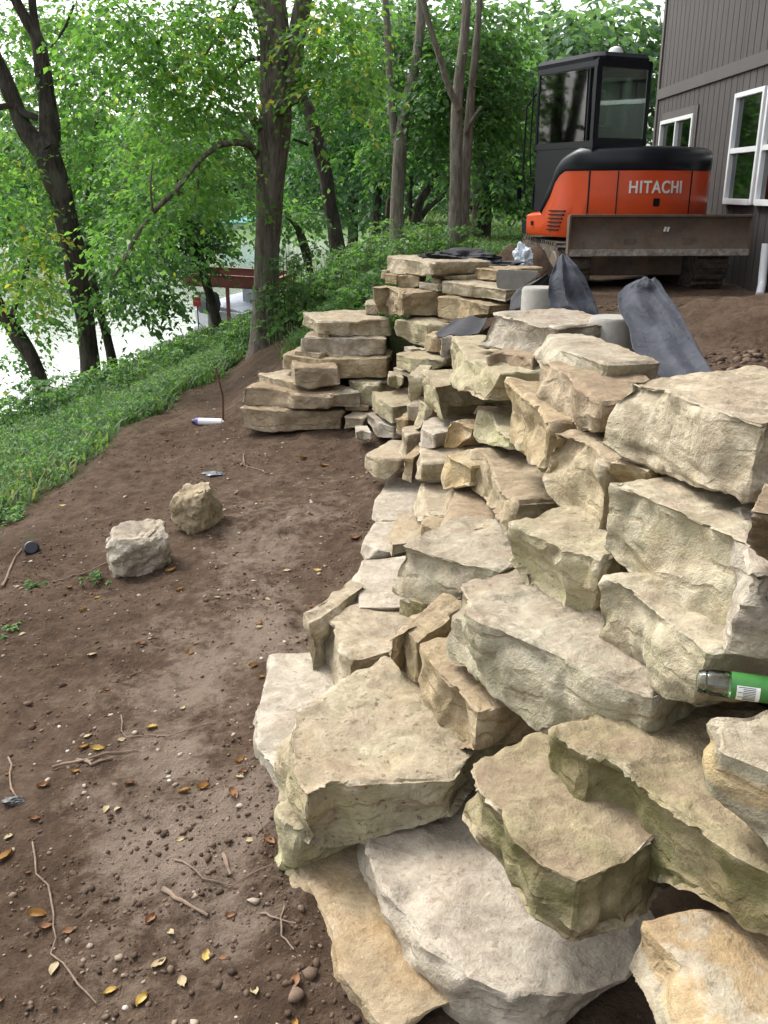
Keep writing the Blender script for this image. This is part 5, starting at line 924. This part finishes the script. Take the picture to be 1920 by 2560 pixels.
xf(mb, MU).build('control_lever', BLK, ex)
mb = MB(); mb.tube([(x0 - .02, y1 + .12, 1.05), (x0 - .05, y1 + .14, 1.3), (x0 - .05, y1 + .12, 2.0), (x0 + .02, y1 + .02, 2.15)], .013, 8); mb.tube([(x0 - .01, y1 + .02, 1.2), (x0 - .035, y1 + .03, 1.5), (x0 - .03, y1 + .02, 2.2)], .010, 8); xf(mb, MU).build('hand_rail', BLK, ex)
mb = MB(); mb.box((x0 - .09, y1 + .14, 1.02), (.07, .03, .13)); xf(mb, MU).build('mirror', BLK, ex, .01)
# boom folded up in front, swung to the right
MBm = MU @ Matrix.Rotation(R(-38), 3, 'Z')
def bar(pts, wd, tk): 
    m_ = MB(); rings = []
    for (y, z), t in zip(pts, tk): rings.append([(-wd / 2, y, z - t), (wd / 2, y, z - t), (wd / 2, y, z + t), (-wd / 2, y, z + t)])
    return m_.loft(rings)
def shift(mb, d): mb.v = [tuple(Vector(v) + Vector(d)) for v in mb.v]; return mb
sh = (.02, .0, 0)
def bpart(mb, nm, mat, par): return xf(shift(xf(mb, Matrix.Rotation(R(-38), 3, 'Z')), (-.05, .75, 0)), MU).build(nm, mat, par, .012)
mb = MB(); mb.loft([[(-.09, .12, .75), (.09, .12, .75), (.09, .30, .75), (-.09, .30, .75)], [(-.08, .35, 1.3), (.08, .35, 1.3), (.08, .6, 1.25), (-.08, .6, 1.25)], [(-.08, .55, 1.95), (.08, .55, 1.95), (.08, .85, 1.85), (-.08, .85, 1.85)], [(-.07, 1.2, 2.35), (.07, 1.2, 2.35), (.07, 1.2, 2.15), (-.07, 1.2, 2.15)], [(-.06, 1.9, 2.42), (.06, 1.9, 2.42), (.06, 1.9, 2.28), (-.06, 1.9, 2.28)]])
boom = bpart(mb, 'boom', ORG, ex)
mb = MB(); mb.loft([[(-.06, 1.75, 2.5), (.06, 1.75, 2.5), (.06, 2.0, 2.5), (-.06, 2.0, 2.5)], [(-.06, 1.8, 2.2), (.06, 1.8, 2.2), (.06, 2.02, 2.2), (-.06, 2.02, 2.2)], [(-.05, 1.9, .9), (.05, 1.9, .9), (.05, 2.02, .9), (-.05, 2.02, .9)]]); bpart(mb, 'arm', ORG, ex)
mb = MB(); mb.tube([(0, .5, 1.0), (0, .95, 1.9)], .04, 10); bpart(mb, 'boom_cylinder', STL, ex)
mb = MB(); bp = [(1.75, .95), (2.1, .95), (2.25, .6), (2.2, .3), (1.95, .2), (1.65, .35), (1.6, .45), (1.95, .3), (2.12, .4), (2.1, .62), (1.98, .82)]
mb.prism(bp, -.25, .25, 'x'); bpart(mb, 'bucket', STL, ex)
# undercarriage and blade
mb = MB(); mb.box((0, 0, .31), (1.2, 1.3, .40)); mb.tube([(0, 0, .45), (0, 0, .64)], .38, 24); xf(mb, ML).build('track_frame', STL, ex, .015)  # belly box made deeper so the underside reads as dark shade
for s in (-1, 1):
    mb = MB(); L2 = .80; pr = []
    for i in range(13): a = R(90 + 180 * i / 12); pr.append((-L2 + .22 * math.cos(a), .24 + .22 * math.sin(a)))
    for i in range(13): a = R(-90 + 180 * i / 12); pr.append((L2 + .22 * math.cos(a), .24 + .22 * math.sin(a)))
    mb.prism(pr, s * .80 - .19, s * .80 + .19, 'x'); tr = xf(mb, ML).build('track', RUB, ex, .015)
    mb = MB()
    for i in range(18):
        for z, dz_ in ((.005, 0), (.475, 0)): mb.box((s * .80, -.85 + i * .1, z), (.37, .04, .035))
    for i in range(7):
        a = R(90 + 180 * i / 6)
        for sg in (1, -1): mb.box((s * .80, sg * (-L2 + .235 * math.cos(a)), .24 + .235 * math.sin(a)), (.37, .035, .04), Matrix.Rotation(a if sg > 0 else math.pi - a, 3, 'X'))
    xf(mb, ML).build('track_lug', RUB, tr)
    mb = MB()
    for y in (-.8, -.27, .27, .8): mb.tube([(s * 1.0, y, .24), (s * .985 - s * .0, y, .24), (s * .97, y, .24)], [.15, .17, .17], 18)
    xf(mb, ML).build('roller', STL, tr)
yb = -1.45; prf = []
for i in range(9):
    t = i / 8; prf.append((yb - .02 + .07 * math.sin(math.pi * t) + .03 * t, .42 + .37 * t))
poly = prf + [(y + .035, z) for y, z in prf[::-1]]
mb = MB(); mb.prism(poly, -1.0, 1.0, 'x'); bl = xf(mb, ML).build('blade', STL, ex, .004)
mb = MB(); mb.box((0, yb - .015, .42), (2.0, .03, .07)); xf(mb, ML).build('cutting_edge', EDG, bl, .006)
mb = MB(); mb.box((-1.0, yb + .02, .60), (.02, .10, .40)); mb.box((1.0, yb + .02, .60), (.02, .10, .40)); mb.box((0, yb + .01, .80), (2.0, .06, .025)); xf(mb, ML).build('blade_rib', STL, bl, .004)
mb = MB()
for s in (-.32, .32): mb.box((s, -.95, .50), (.12, .95, .14))
mb.tube([(0, -.6, .55), (0, yb + .06, .62)], .05, 10); xf(mb, ML).build('blade_arm', STL, ex, .01)
mb = MB(); mb.box((.06, yb + .035, .66), (.02, .012, .05), Matrix.Rotation(R(15), 3, 'Y')); mb.box((.095, yb + .035, .66), (.02, .012, .05), Matrix.Rotation(R(15), 3, 'Y')); xf(mb, ML).build('chip_mark', WHT, bl)
# dirt heap beside the machine
def mound(name, loc, r, h, label, mat):
    V = []; n = 26
    for i in range(n + 1):
        for j in range(n + 1):
            u, v = (i / n * 2 - 1), (j / n * 2 - 1); d = math.hypot(u, v); V.append((u * r[0], v * r[1], h * max(0, 1 - d * d) ** 1.1 * (1 + .35 * noise.noise(Vector((u * 3, v * 3, loc[0])))) + .05 * noise.noise(Vector((u * 9, v * 9, 3))) - .06))
    me = npmesh(name, V, [(i * (n + 1) + j, (i + 1) * (n + 1) + j, (i + 1) * (n + 1) + j + 1, i * (n + 1) + j + 1) for i in range(n) for j in range(n)], None, True)
    o = link(name, me, mat); o.location = loc; return tag(o, label, 'dirt heap', kind=None)
p = at(1115, 575, 9.8); mound('dirt_heap', (p.x, p.y, gz(p.x, p.y)), (.75, .7), .55, 'heap of dark brown soil left of the machine tracks', SOIL)
p = at(1640, 700, 6.5); mound('dirt_heap', (p.x + .3, p.y, gz(p.x, p.y)), (1.3, 1.1), .34, 'low heap of crumbly soil below the house downspout', SOIL)
# ------------------------------------------------------------------ house
HX = 4.22
hs_ = empty('house', (HX, 8, -1.2), 'brown house with vertical board siding and white framed windows', 'house')
m, nt, b = newmat('board_siding'); pos = nd(nt, 'ShaderNodeNewGeometry').outputs['Position']
mp = nd(nt, 'ShaderNodeMapping'); mp.inputs['Scale'].default_value = (6, 6, .7); nt.links.new(pos, mp.inputs[0]); n1 = noise_n(nt, mp.outputs[0], 5, 5, .65)
c = mixc(nt, ramp(nt, n1, [(.3, 0.), (.7, 1.)]), (.044, .037, .036), (.066, .056, .053)); nt.links.new(c, b.inputs['Base Color']); b.inputs['Roughness'].default_value = .8; bump(nt, b, n1, .25, .01); SID = m
TRM = plain('brown_trim', (.075, .064, .060), .7, 0, .1, 3, .1)
VIN = plain('white_vinyl', (.74, .75, .76), .4, 0, .05, 3, 0)
GRV = plain('groove_shadow_gap', (.03, .024, .02), .9, 0, .1)
Y0, Y1, ZB, ZT = -5.0, 15.4, -1.6, 4.6  # near end of the house lengthened out of view to block sky light
wins = [(13.45, 15.0, -.10, .98, 1), (11.0, 11.92, -.16, 1.08, 2), (10.0, 10.92, -.16, 1.08, 2)]
# boards: each 0.2 m wide with a groove between, cut around the windows
mb = MB(); y = Y0
def spans(ya, yb_):
    zs = [(ZB, 1.30), (1.45, ZT)]
    for a, b_, za, zb, _ in wins:
        if yb_ > a - .001 and ya < b_ + .001:
            o = []
            for s0, s1 in zs:
                if za > s0 and zb < s1: o += [(s0, za), (zb, s1)]
                else: o.append((s0, s1))
            zs = o
    return zs
edges = sorted(set([round(Y0 + .2 * i, 3) for i in range(int((Y1 - Y0) / .2) + 1)] + [Y1] + [q for a, b_, *_ in wins for q in (a, b_)]))
for a, b_ in zip(edges[:-1], edges[1:]):
    g0 = .009 if abs((a - Y0) / .2 - round((a - Y0) / .2)) < .01 else 0
    for s0, s1 in spans(a + .002, b_ - .002):
        mb.box((HX + .012, (a + g0 + b_ - .008) / 2, (s0 + s1) / 2), (.024, b_ - .008 - a - g0, s1 - s0))
adopt(mb.build('wall', SID), hs_)
mb = MB()
for a, b_ in zip(edges[:-1], edges[1:]):
    for s0, s1 in spans(a + .002, b_ - .002): mb.box((HX + .045, (a + b_) / 2, (s0 + s1) / 2), (.04, b_ - a, s1 - s0))
mb.box((HX + 2.5, Y1 + .03, 1.5), (5.0, .06, 6.2)); mb.box((HX + 2.5, Y0 - .03, 1.5), (5.0, .06, 6.2)); mb.box((HX + 5.0, 5.2, 1.5), (.06, 20.4, 6.2)); mb.box((HX + .5, 5.2, .0), (.05, 20.2, 3.0))
adopt(mb.build('wall_backing', GRV), hs_)
mb = MB(); mb.box((HX - .006, (Y0 + Y1) / 2, 1.375), (.036, Y1 - Y0, .15)); mb.box((HX - .008, Y1 - .03, (ZB + ZT) / 2 - .1), (.03, .1, ZT - ZB)); adopt(mb.build('trim_band', TRM, None, .004), hs_)
mb = MB(); mb.loft([[(HX - .5, Y0 - .4, 4.5), (HX - .5, Y1 + .4, 4.5), (HX - .5, Y1 + .4, 4.65), (HX - .5, Y0 - .4, 4.65)], [(HX + 2.6, Y0 - .4, 6.0), (HX + 2.6, Y1 + .4, 6.0), (HX + 2.6, Y1 + .4, 6.15), (HX + 2.6, Y0 - .4, 6.15)], [(HX + 5.6, Y0 - .4, 4.5), (HX + 5.6, Y1 + .4, 4.5), (HX + 5.6, Y1 + .4, 4.65), (HX + 5.6, Y0 - .4, 4.65)]]); adopt(mb.build('roof', plain('shingle_roof', (.06, .055, .05), .9)), hs_)
WGL = glassmat('window_glass', (.10, .12, .12), .22, 1.5)
for a, b_, za, zb, kind in wins:
    mb = MB(); fw = .055; x = HX - .01
    mb.box((x, a + fw / 2, (za + zb) / 2), (.07, fw, zb - za)); mb.box((x, b_ - fw / 2, (za + zb) / 2), (.07, fw, zb - za)); mb.box((x, (a + b_) / 2, zb - fw / 2), (.068, b_ - a - 2 * fw, fw)); mb.box((x - .006, (a + b_) / 2, za + fw / 2), (.085, b_ - a - 2 * fw, fw * 1.2))
    if kind == 1: mb.box((x, (a + b_) / 2, (za + zb) / 2), (.066, .05, zb - za - 2 * fw))
    else: mb.box((x, (a + b_) / 2, (za + zb) / 2 - .02), (.066, b_ - a - 2 * fw, .06))
    f = mb.build('window', VIN, None, .004); adopt(f, hs_)
    adopt(MB().box((HX + .01, (a + b_) / 2, (za + zb) / 2), (.006, b_ - a - 2 * fw + .01, zb - za - 2 * fw + .01)).build('pane', WGL), hs_).parent = f
    f.children[0].matrix_parent_inverse = f.matrix_parent_inverse.copy() if False else Matrix.Identity(4)
    f.children[0].matrix_parent_inverse = Matrix.Identity(4)
mb = MB(); a, b_, za, zb, _ = wins[0]
mb.box((HX - .004, a - .06, (za + zb) / 2), (.03, .11, zb - za + .2)); mb.box((HX - .004, (a + b_) / 2, zb + .055), (.03, b_ - a, .10)); adopt(mb.build('window_trim', TRM, None, .003), hs_)
mb = MB(); mb.tube([(HX - .16, 10.1, -1.08), (HX - .06, 10.32, -.98), (HX - .05, 10.36, -.9), (HX - .05, 10.38, -.55)], .045, 12); adopt(mb.build('downspout', VIN), hs_)
mb = MB(); mb.tube([(HX - .03, 9.75, -1.3), (HX - .03, 9.75, -.75)], .012, 8); adopt(mb.build('ground_wire', STL), hs_)
# ------------------------------------------------------------------ fabric, footings, litter behind the wall
m, nt, b = newmat('grey_geotextile'); tc = nd(nt, 'ShaderNodeTexCoord').outputs['Object']
c = mixc(nt, ramp(nt, noise_n(nt, tc, 9, 6, .7), [(.3, 0.), (.7, 1.)]), (.055, .058, .070), (.088, .092, .106)); nt.links.new(c, b.inputs['Base Color']); b.inputs['Roughness'].default_value = .95; b.inputs['Specular IOR Level'].default_value = .05; bump(nt, b, mth(nt, 'ADD', noise_n(nt, tc, 300, 2), mth(nt, 'MULTIPLY', noise_n(nt, tc, 14, 5, .6, 1.5), 4.)), .5, .012); FAB = m
BFB = plain('black_geotextile', (.016, .016, .02), .8, 0, .3, 9, .2)
CON = plain('grey_concrete', (.27, .26, .235), .9, 0, .18, 5, .3, (.22, .19, .15), .35)
def sheet(name, rows, label, mat, folds=3.2, amp=.05, n=60, ph=0., thick=.003):
    V = []; fine = []
    for i in range(len(rows) - 1):
        for k in range(5): t = k / 5; fine.append([a * (1 - t) + b_ * t for a, b_ in zip(rows[i], rows[i + 1])])
    fine.append(list(rows[-1])); m_ = len(fine)
    for i, (py, xa, xb, Y) in enumerate(fine):
        for j in range(n):
            u = j / (n - 1); f = amp * (1.8 * abs(noise.noise(Vector((u * folds * .6 + ph * 3 - i * .015, i * .025, ph)))) - .4 + .5 * noise.noise(Vector((u * 2, i * .1, 3)))) * (i / m_) ** .5
            f += .03 * noise.noise(Vector((u * 4, i * .18, ph))) - .004 * (1 - abs(noise.noise(Vector((u * 3.4 + i * .05, i * .10 - u * 2, ph + 5)))) * 2.5); V.append(at(xa + (xb - xa) * u, py + 3 * math.sin(u * 9 + ph), Y + f - .03 * math.sin(math.pi * u)))
    c0 = sum(V, Vector()) / len(V); mb = MB().add([v - c0 for v in V], [(i * n + j, i * n + j + 1, (i + 1) * n + j + 1, (i + 1) * n + j) for i in range(m_ - 1) for j in range(n - 1)])
    o = mb.build(name, mat, None, 0, 50); o.location = c0; s = o.modifiers.new('t', 'SOLIDIFY'); s.thickness = thick
    return tag(o, label, 'fabric')
sheet('fabric_sheet', [(551, 1207, 1224, 5.1), (574, 1197, 1247, 5.0), (600, 1187, 1264, 4.95), (640, 1183, 1280, 4.9), (662, 1187, 1288, 4.85), (685, 1225, 1294, 4.8), (716, 1258, 1284, 4.75), (735, 1262, 1282, 4.7)], 'smaller grey landscape fabric draped in a peak behind the biggest grey cap', FAB, 3.0, .07, 60, .4)
sheet('fabric_sheet', [(600, 1380, 1414, 4.1), (614, 1352, 1428, 4.05), (632, 1335, 1438, 4.0), (664, 1336, 1462, 3.9), (706, 1360, 1484, 3.75), (751, 1366, 1508, 3.55), (804, 1415, 1538, 3.3), (850, 1450, 1560, 3.15)], 'larger grey landscape fabric draped over the second footing, nearest the large cream cap', FAB, 3.4, .10, 70, 1.1)
sheet('fabric_flap', [(686, 985, 1052, 6.0), (697, 972, 1050, 5.8), (710, 952, 1042, 5.6), (720, 940, 1035, 5.45), (727, 945, 1000, 5.3)], 'flat dark fabric flap lying on the wall blocks', BFB, 2.0, .02, 22, .3)
tag(crumple('black_cloth', at(985, 562, 7.35), (.33, .16, .075), BFB, 6, 1, 5, .6), 'crumpled black cloth lying on the highest blocks of the far upper stack', 'fabric')
tag(crumple('black_cloth', at(1052, 573, 7.3), (.24, .15, .05), BFB, 9, 1, 5, .6), 'thin black cloth lying on the slab beside the flared concrete footing', 'fabric')
sheet('black_sheet', [(594, 1176, 1192, 5.7), (622, 1118, 1190, 5.75), (640, 1104, 1188, 5.7), (668, 1100, 1172, 5.6)], 'black plastic sheet hanging between the flared footing and the grey fabric', BFB, 2.5, .04, 22, .8)
def footing(label, px, py, Y, r0, r1, name='concrete_footing'):
    p = at(px, py, Y); z1_, z0_ = 0, gz(p.x, p.y) - p.z - .1
    o = MB().tube([(0, 0, z0_), (0, 0, z1_ - .015), (0, 0, z1_)], [r1, r0 + .0, r0 - .012], 28).build(name, CON, None, 0, 40); o.location = p; return tag(o, label, 'footing')
footing('round grey concrete footing behind the biggest grey cap, under the smaller fabric', 1168, 620, 5.3, .105, .11)
footing('round grey concrete footing under the larger fabric', 1325, 684, 4.15, .105, .11)
pl = [at(x, y, 6.3) for x, y in ((1072, 582), (1166, 586), (1160, 602), (1104, 641), (1098, 655), (1080, 650), (1072, 612))]
c0 = pl[0].copy(); mb = MB(); vs = [p - c0 for p in pl]; n = len(vs)
mb.add(vs + [v + Vector((.02, .14, -.01)) for v in vs], [tuple(range(n)), tuple(range(n, 2 * n))[::-1]] + [(i, (i + 1) % n, n + (i + 1) % n, n + i) for i in range(n)])
o = mb.build('concrete_footing', CON, None, .012); o.location = c0; tag(o, 'flared grey concrete footing at the top of the wall, under the white plastic bag', 'footing')
# ------------------------------------------------------------------ boat, lift and far shore details
RED = plain('red_steel', (.20, .055, .045), .7, 0, .25, 3, .2, (.10, .04, .03), .4)
YB = 25.0
def pix(x, y, d=0): return at(x, y, YB + d)
c0 = pix(470, 610); bl_ = empty('boat_lift', c0, 'red brown steel boat lift frame over the moored boat', 'boat lift')
def chan(a, b_, h, t=.05):                # channel beam: web with two flanges
    d = (b_ - a).normalized(); s = d.cross(Vector((0, 0, 1))).normalized(); mb = MB()
    for off, hh, dd in ((0, h, t * .5), (h / 2, t * .5, .12), (-h / 2, t * .5, .12)):
        r_ = [[a + Vector((0, 0, off + sz * hh / 2)) + s * sx * dd / 2 for sx, sz in ((-1, -1), (1, -1), (1, 1), (-1, 1))], [b_ + Vector((0, 0, off + sz * hh / 2)) + s * sx * dd / 2 for sx, sz in ((-1, -1), (1, -1), (1, 1), (-1, 1))]]
        mb.loft(r_)
    return mb
for a, b_ in ((pix(395, 603), pix(600, 614)), (pix(455, 588, 2.6), pix(640, 598, 2.6)), (pix(395, 603), pix(455, 588, 2.6)), (pix(600, 614), pix(640, 598, 2.6))): adopt(chan(a, b_, .30).build('beam', RED), bl_)
for q in (pix(491, 622), pix(590, 630), pix(530, 606, 2.6)): adopt(MB().box((q.x, q.y, (q.z - 4.6) / 2), (.09, .09, abs(q.z + 4.6))).build('post', RED), bl_)
# pontoon style boat with a grey cover and an outboard engine
bq = at(470, 690, 27.0); bq.z = -3.95
bt = empty('boat', bq, 'grey covered boat with a dark outboard engine moored under the lift', 'boat', R(-35))
HUL = plain('hull_grey', (.45, .47, .50), .4, .1, .1); CVR = plain('boat_cover', (.26, .29, .34), .8, 0, .15); ENG = plain('engine_dark', (.03, .035, .045), .35, 0, .2)
def sect(y, w_, z0, z1): return [(-w_, y, z1), (-w_ * .93, y, (z0 + z1) / 2), (-w_ * .6, y, z0), (w_ * .6, y, z0), (w_ * .93, y, (z0 + z1) / 2), (w_, y, z1)]
hull = MB().loft([sect(0, .95, -.15, .62), sect(2, 1.05, -.18, .64), sect(4, .9, -.1, .72), sect(5.2, .3, .2, .85)]).build('hull', HUL, bt)
MB().loft([[(x * 1.012, y, z) for x, y, z in (sect(0.02, .95, .33, .36))], [(x * 1.012, y, z) for x, y, z in (sect(2, 1.05, .33, .36))]]).build('red_stripe', plain('red_stripe', (.40, .04, .04), .5), hull)
MB().loft([[(-.97, .1, .62), (-.6, .1, .70), (0, .1, .74), (.6, .1, .70), (.97, .1, .62)], [(-1.05, 1.2, .66), (-.6, 1.2, .95), (0, 1.2, 1.05), (.6, 1.2, .95), (1.05, 1.2, .66)], [(-1.03, 2.6, .66), (-.6, 2.6, 1.05), (0, 2.6, 1.2), (.6, 2.6, 1.05), (1.03, 2.6, .66)], [(-.8, 4.3, .76), (-.5, 4.3, .95), (0, 4.3, 1.0), (.5, 4.3, .95), (.8, 4.3, .76)], [(-.3, 5.15, .85), (-.2, 5.15, .87), (0, 5.15, .88), (.2, 5.15, .87), (.3, 5.15, .85)]]).build('cover', CVR, bt, 0, 60)
MB().loft([[(-.18, -.55, .62), (.18, -.55, .62), (.18, -.05, .62), (-.18, -.05, .62)], [(-.22, -.62, .85), (.22, -.62, .85), (.22, -.02, .85), (-.22, -.02, .85)], [(-.2, -.58, 1.1), (.2, -.58, 1.1), (.2, -.08, 1.15), (-.2, -.08, 1.15)], [(-.14, -.5, 1.2), (.14, -.5, 1.2), (.14, -.15, 1.22), (-.14, -.15, 1.22)]]).build('engine_cowl', ENG, bt, .03)
MB().loft([[(-.06, -.45, -.4), (.06, -.45, -.4), (.06, -.15, -.4), (-.06, -.15, -.4)], [(-.09, -.45, .62), (.09, -.45, .62), (.09, -.15, .62), (-.09, -.15, .62)]]).build('engine_leg', plain('engine_leg', (.5, .52, .55), .4, .3), bt, .02)
for s in (-1, 1): MB().tube([(s * .78, -.35, -.02), (s * .8, -.25, .0), (s * .8, 2, .0)], [.10, .19, .2], 14).build('float', plain('float_white', (.6, .62, .64), .4), bt)
MB().box((.55, 1.0, 1.0), (.5, .5, .5)).build('console', plain('console_grey', (.2, .22, .26), .5), bt, .04)
q = at(425, 652, 24.5); o = MB().box((0, 0, 0), (.20, .03, .24)).build('marker_board', plain('marker_red', (.36, .02, .03), .6), None, .01); o.location = q
tag(o, 'small red marker board on a pole over the water beside the boat', 'marker'); MB().tube([(0, .03, .12), (0, .03, -3.2)], .018, 6).build('pole', STL, o)
q = at(523, 500, 86); r = empty('shed', q, 'small shed with a teal roof on the far shore', 'shed')
MB().box((0, 0, .0), (3.0, 2, 1.6)).build('wall', plain('shed_wall', (.4, .42, .42), .8), r, .02)
MB().prism([(-1.3, .8), (0, 1.5), (1.3, .8)], -1.8, 1.8, 'x').build('roof', plain('teal_roof', (.12, .42, .42), .6), r, .02)
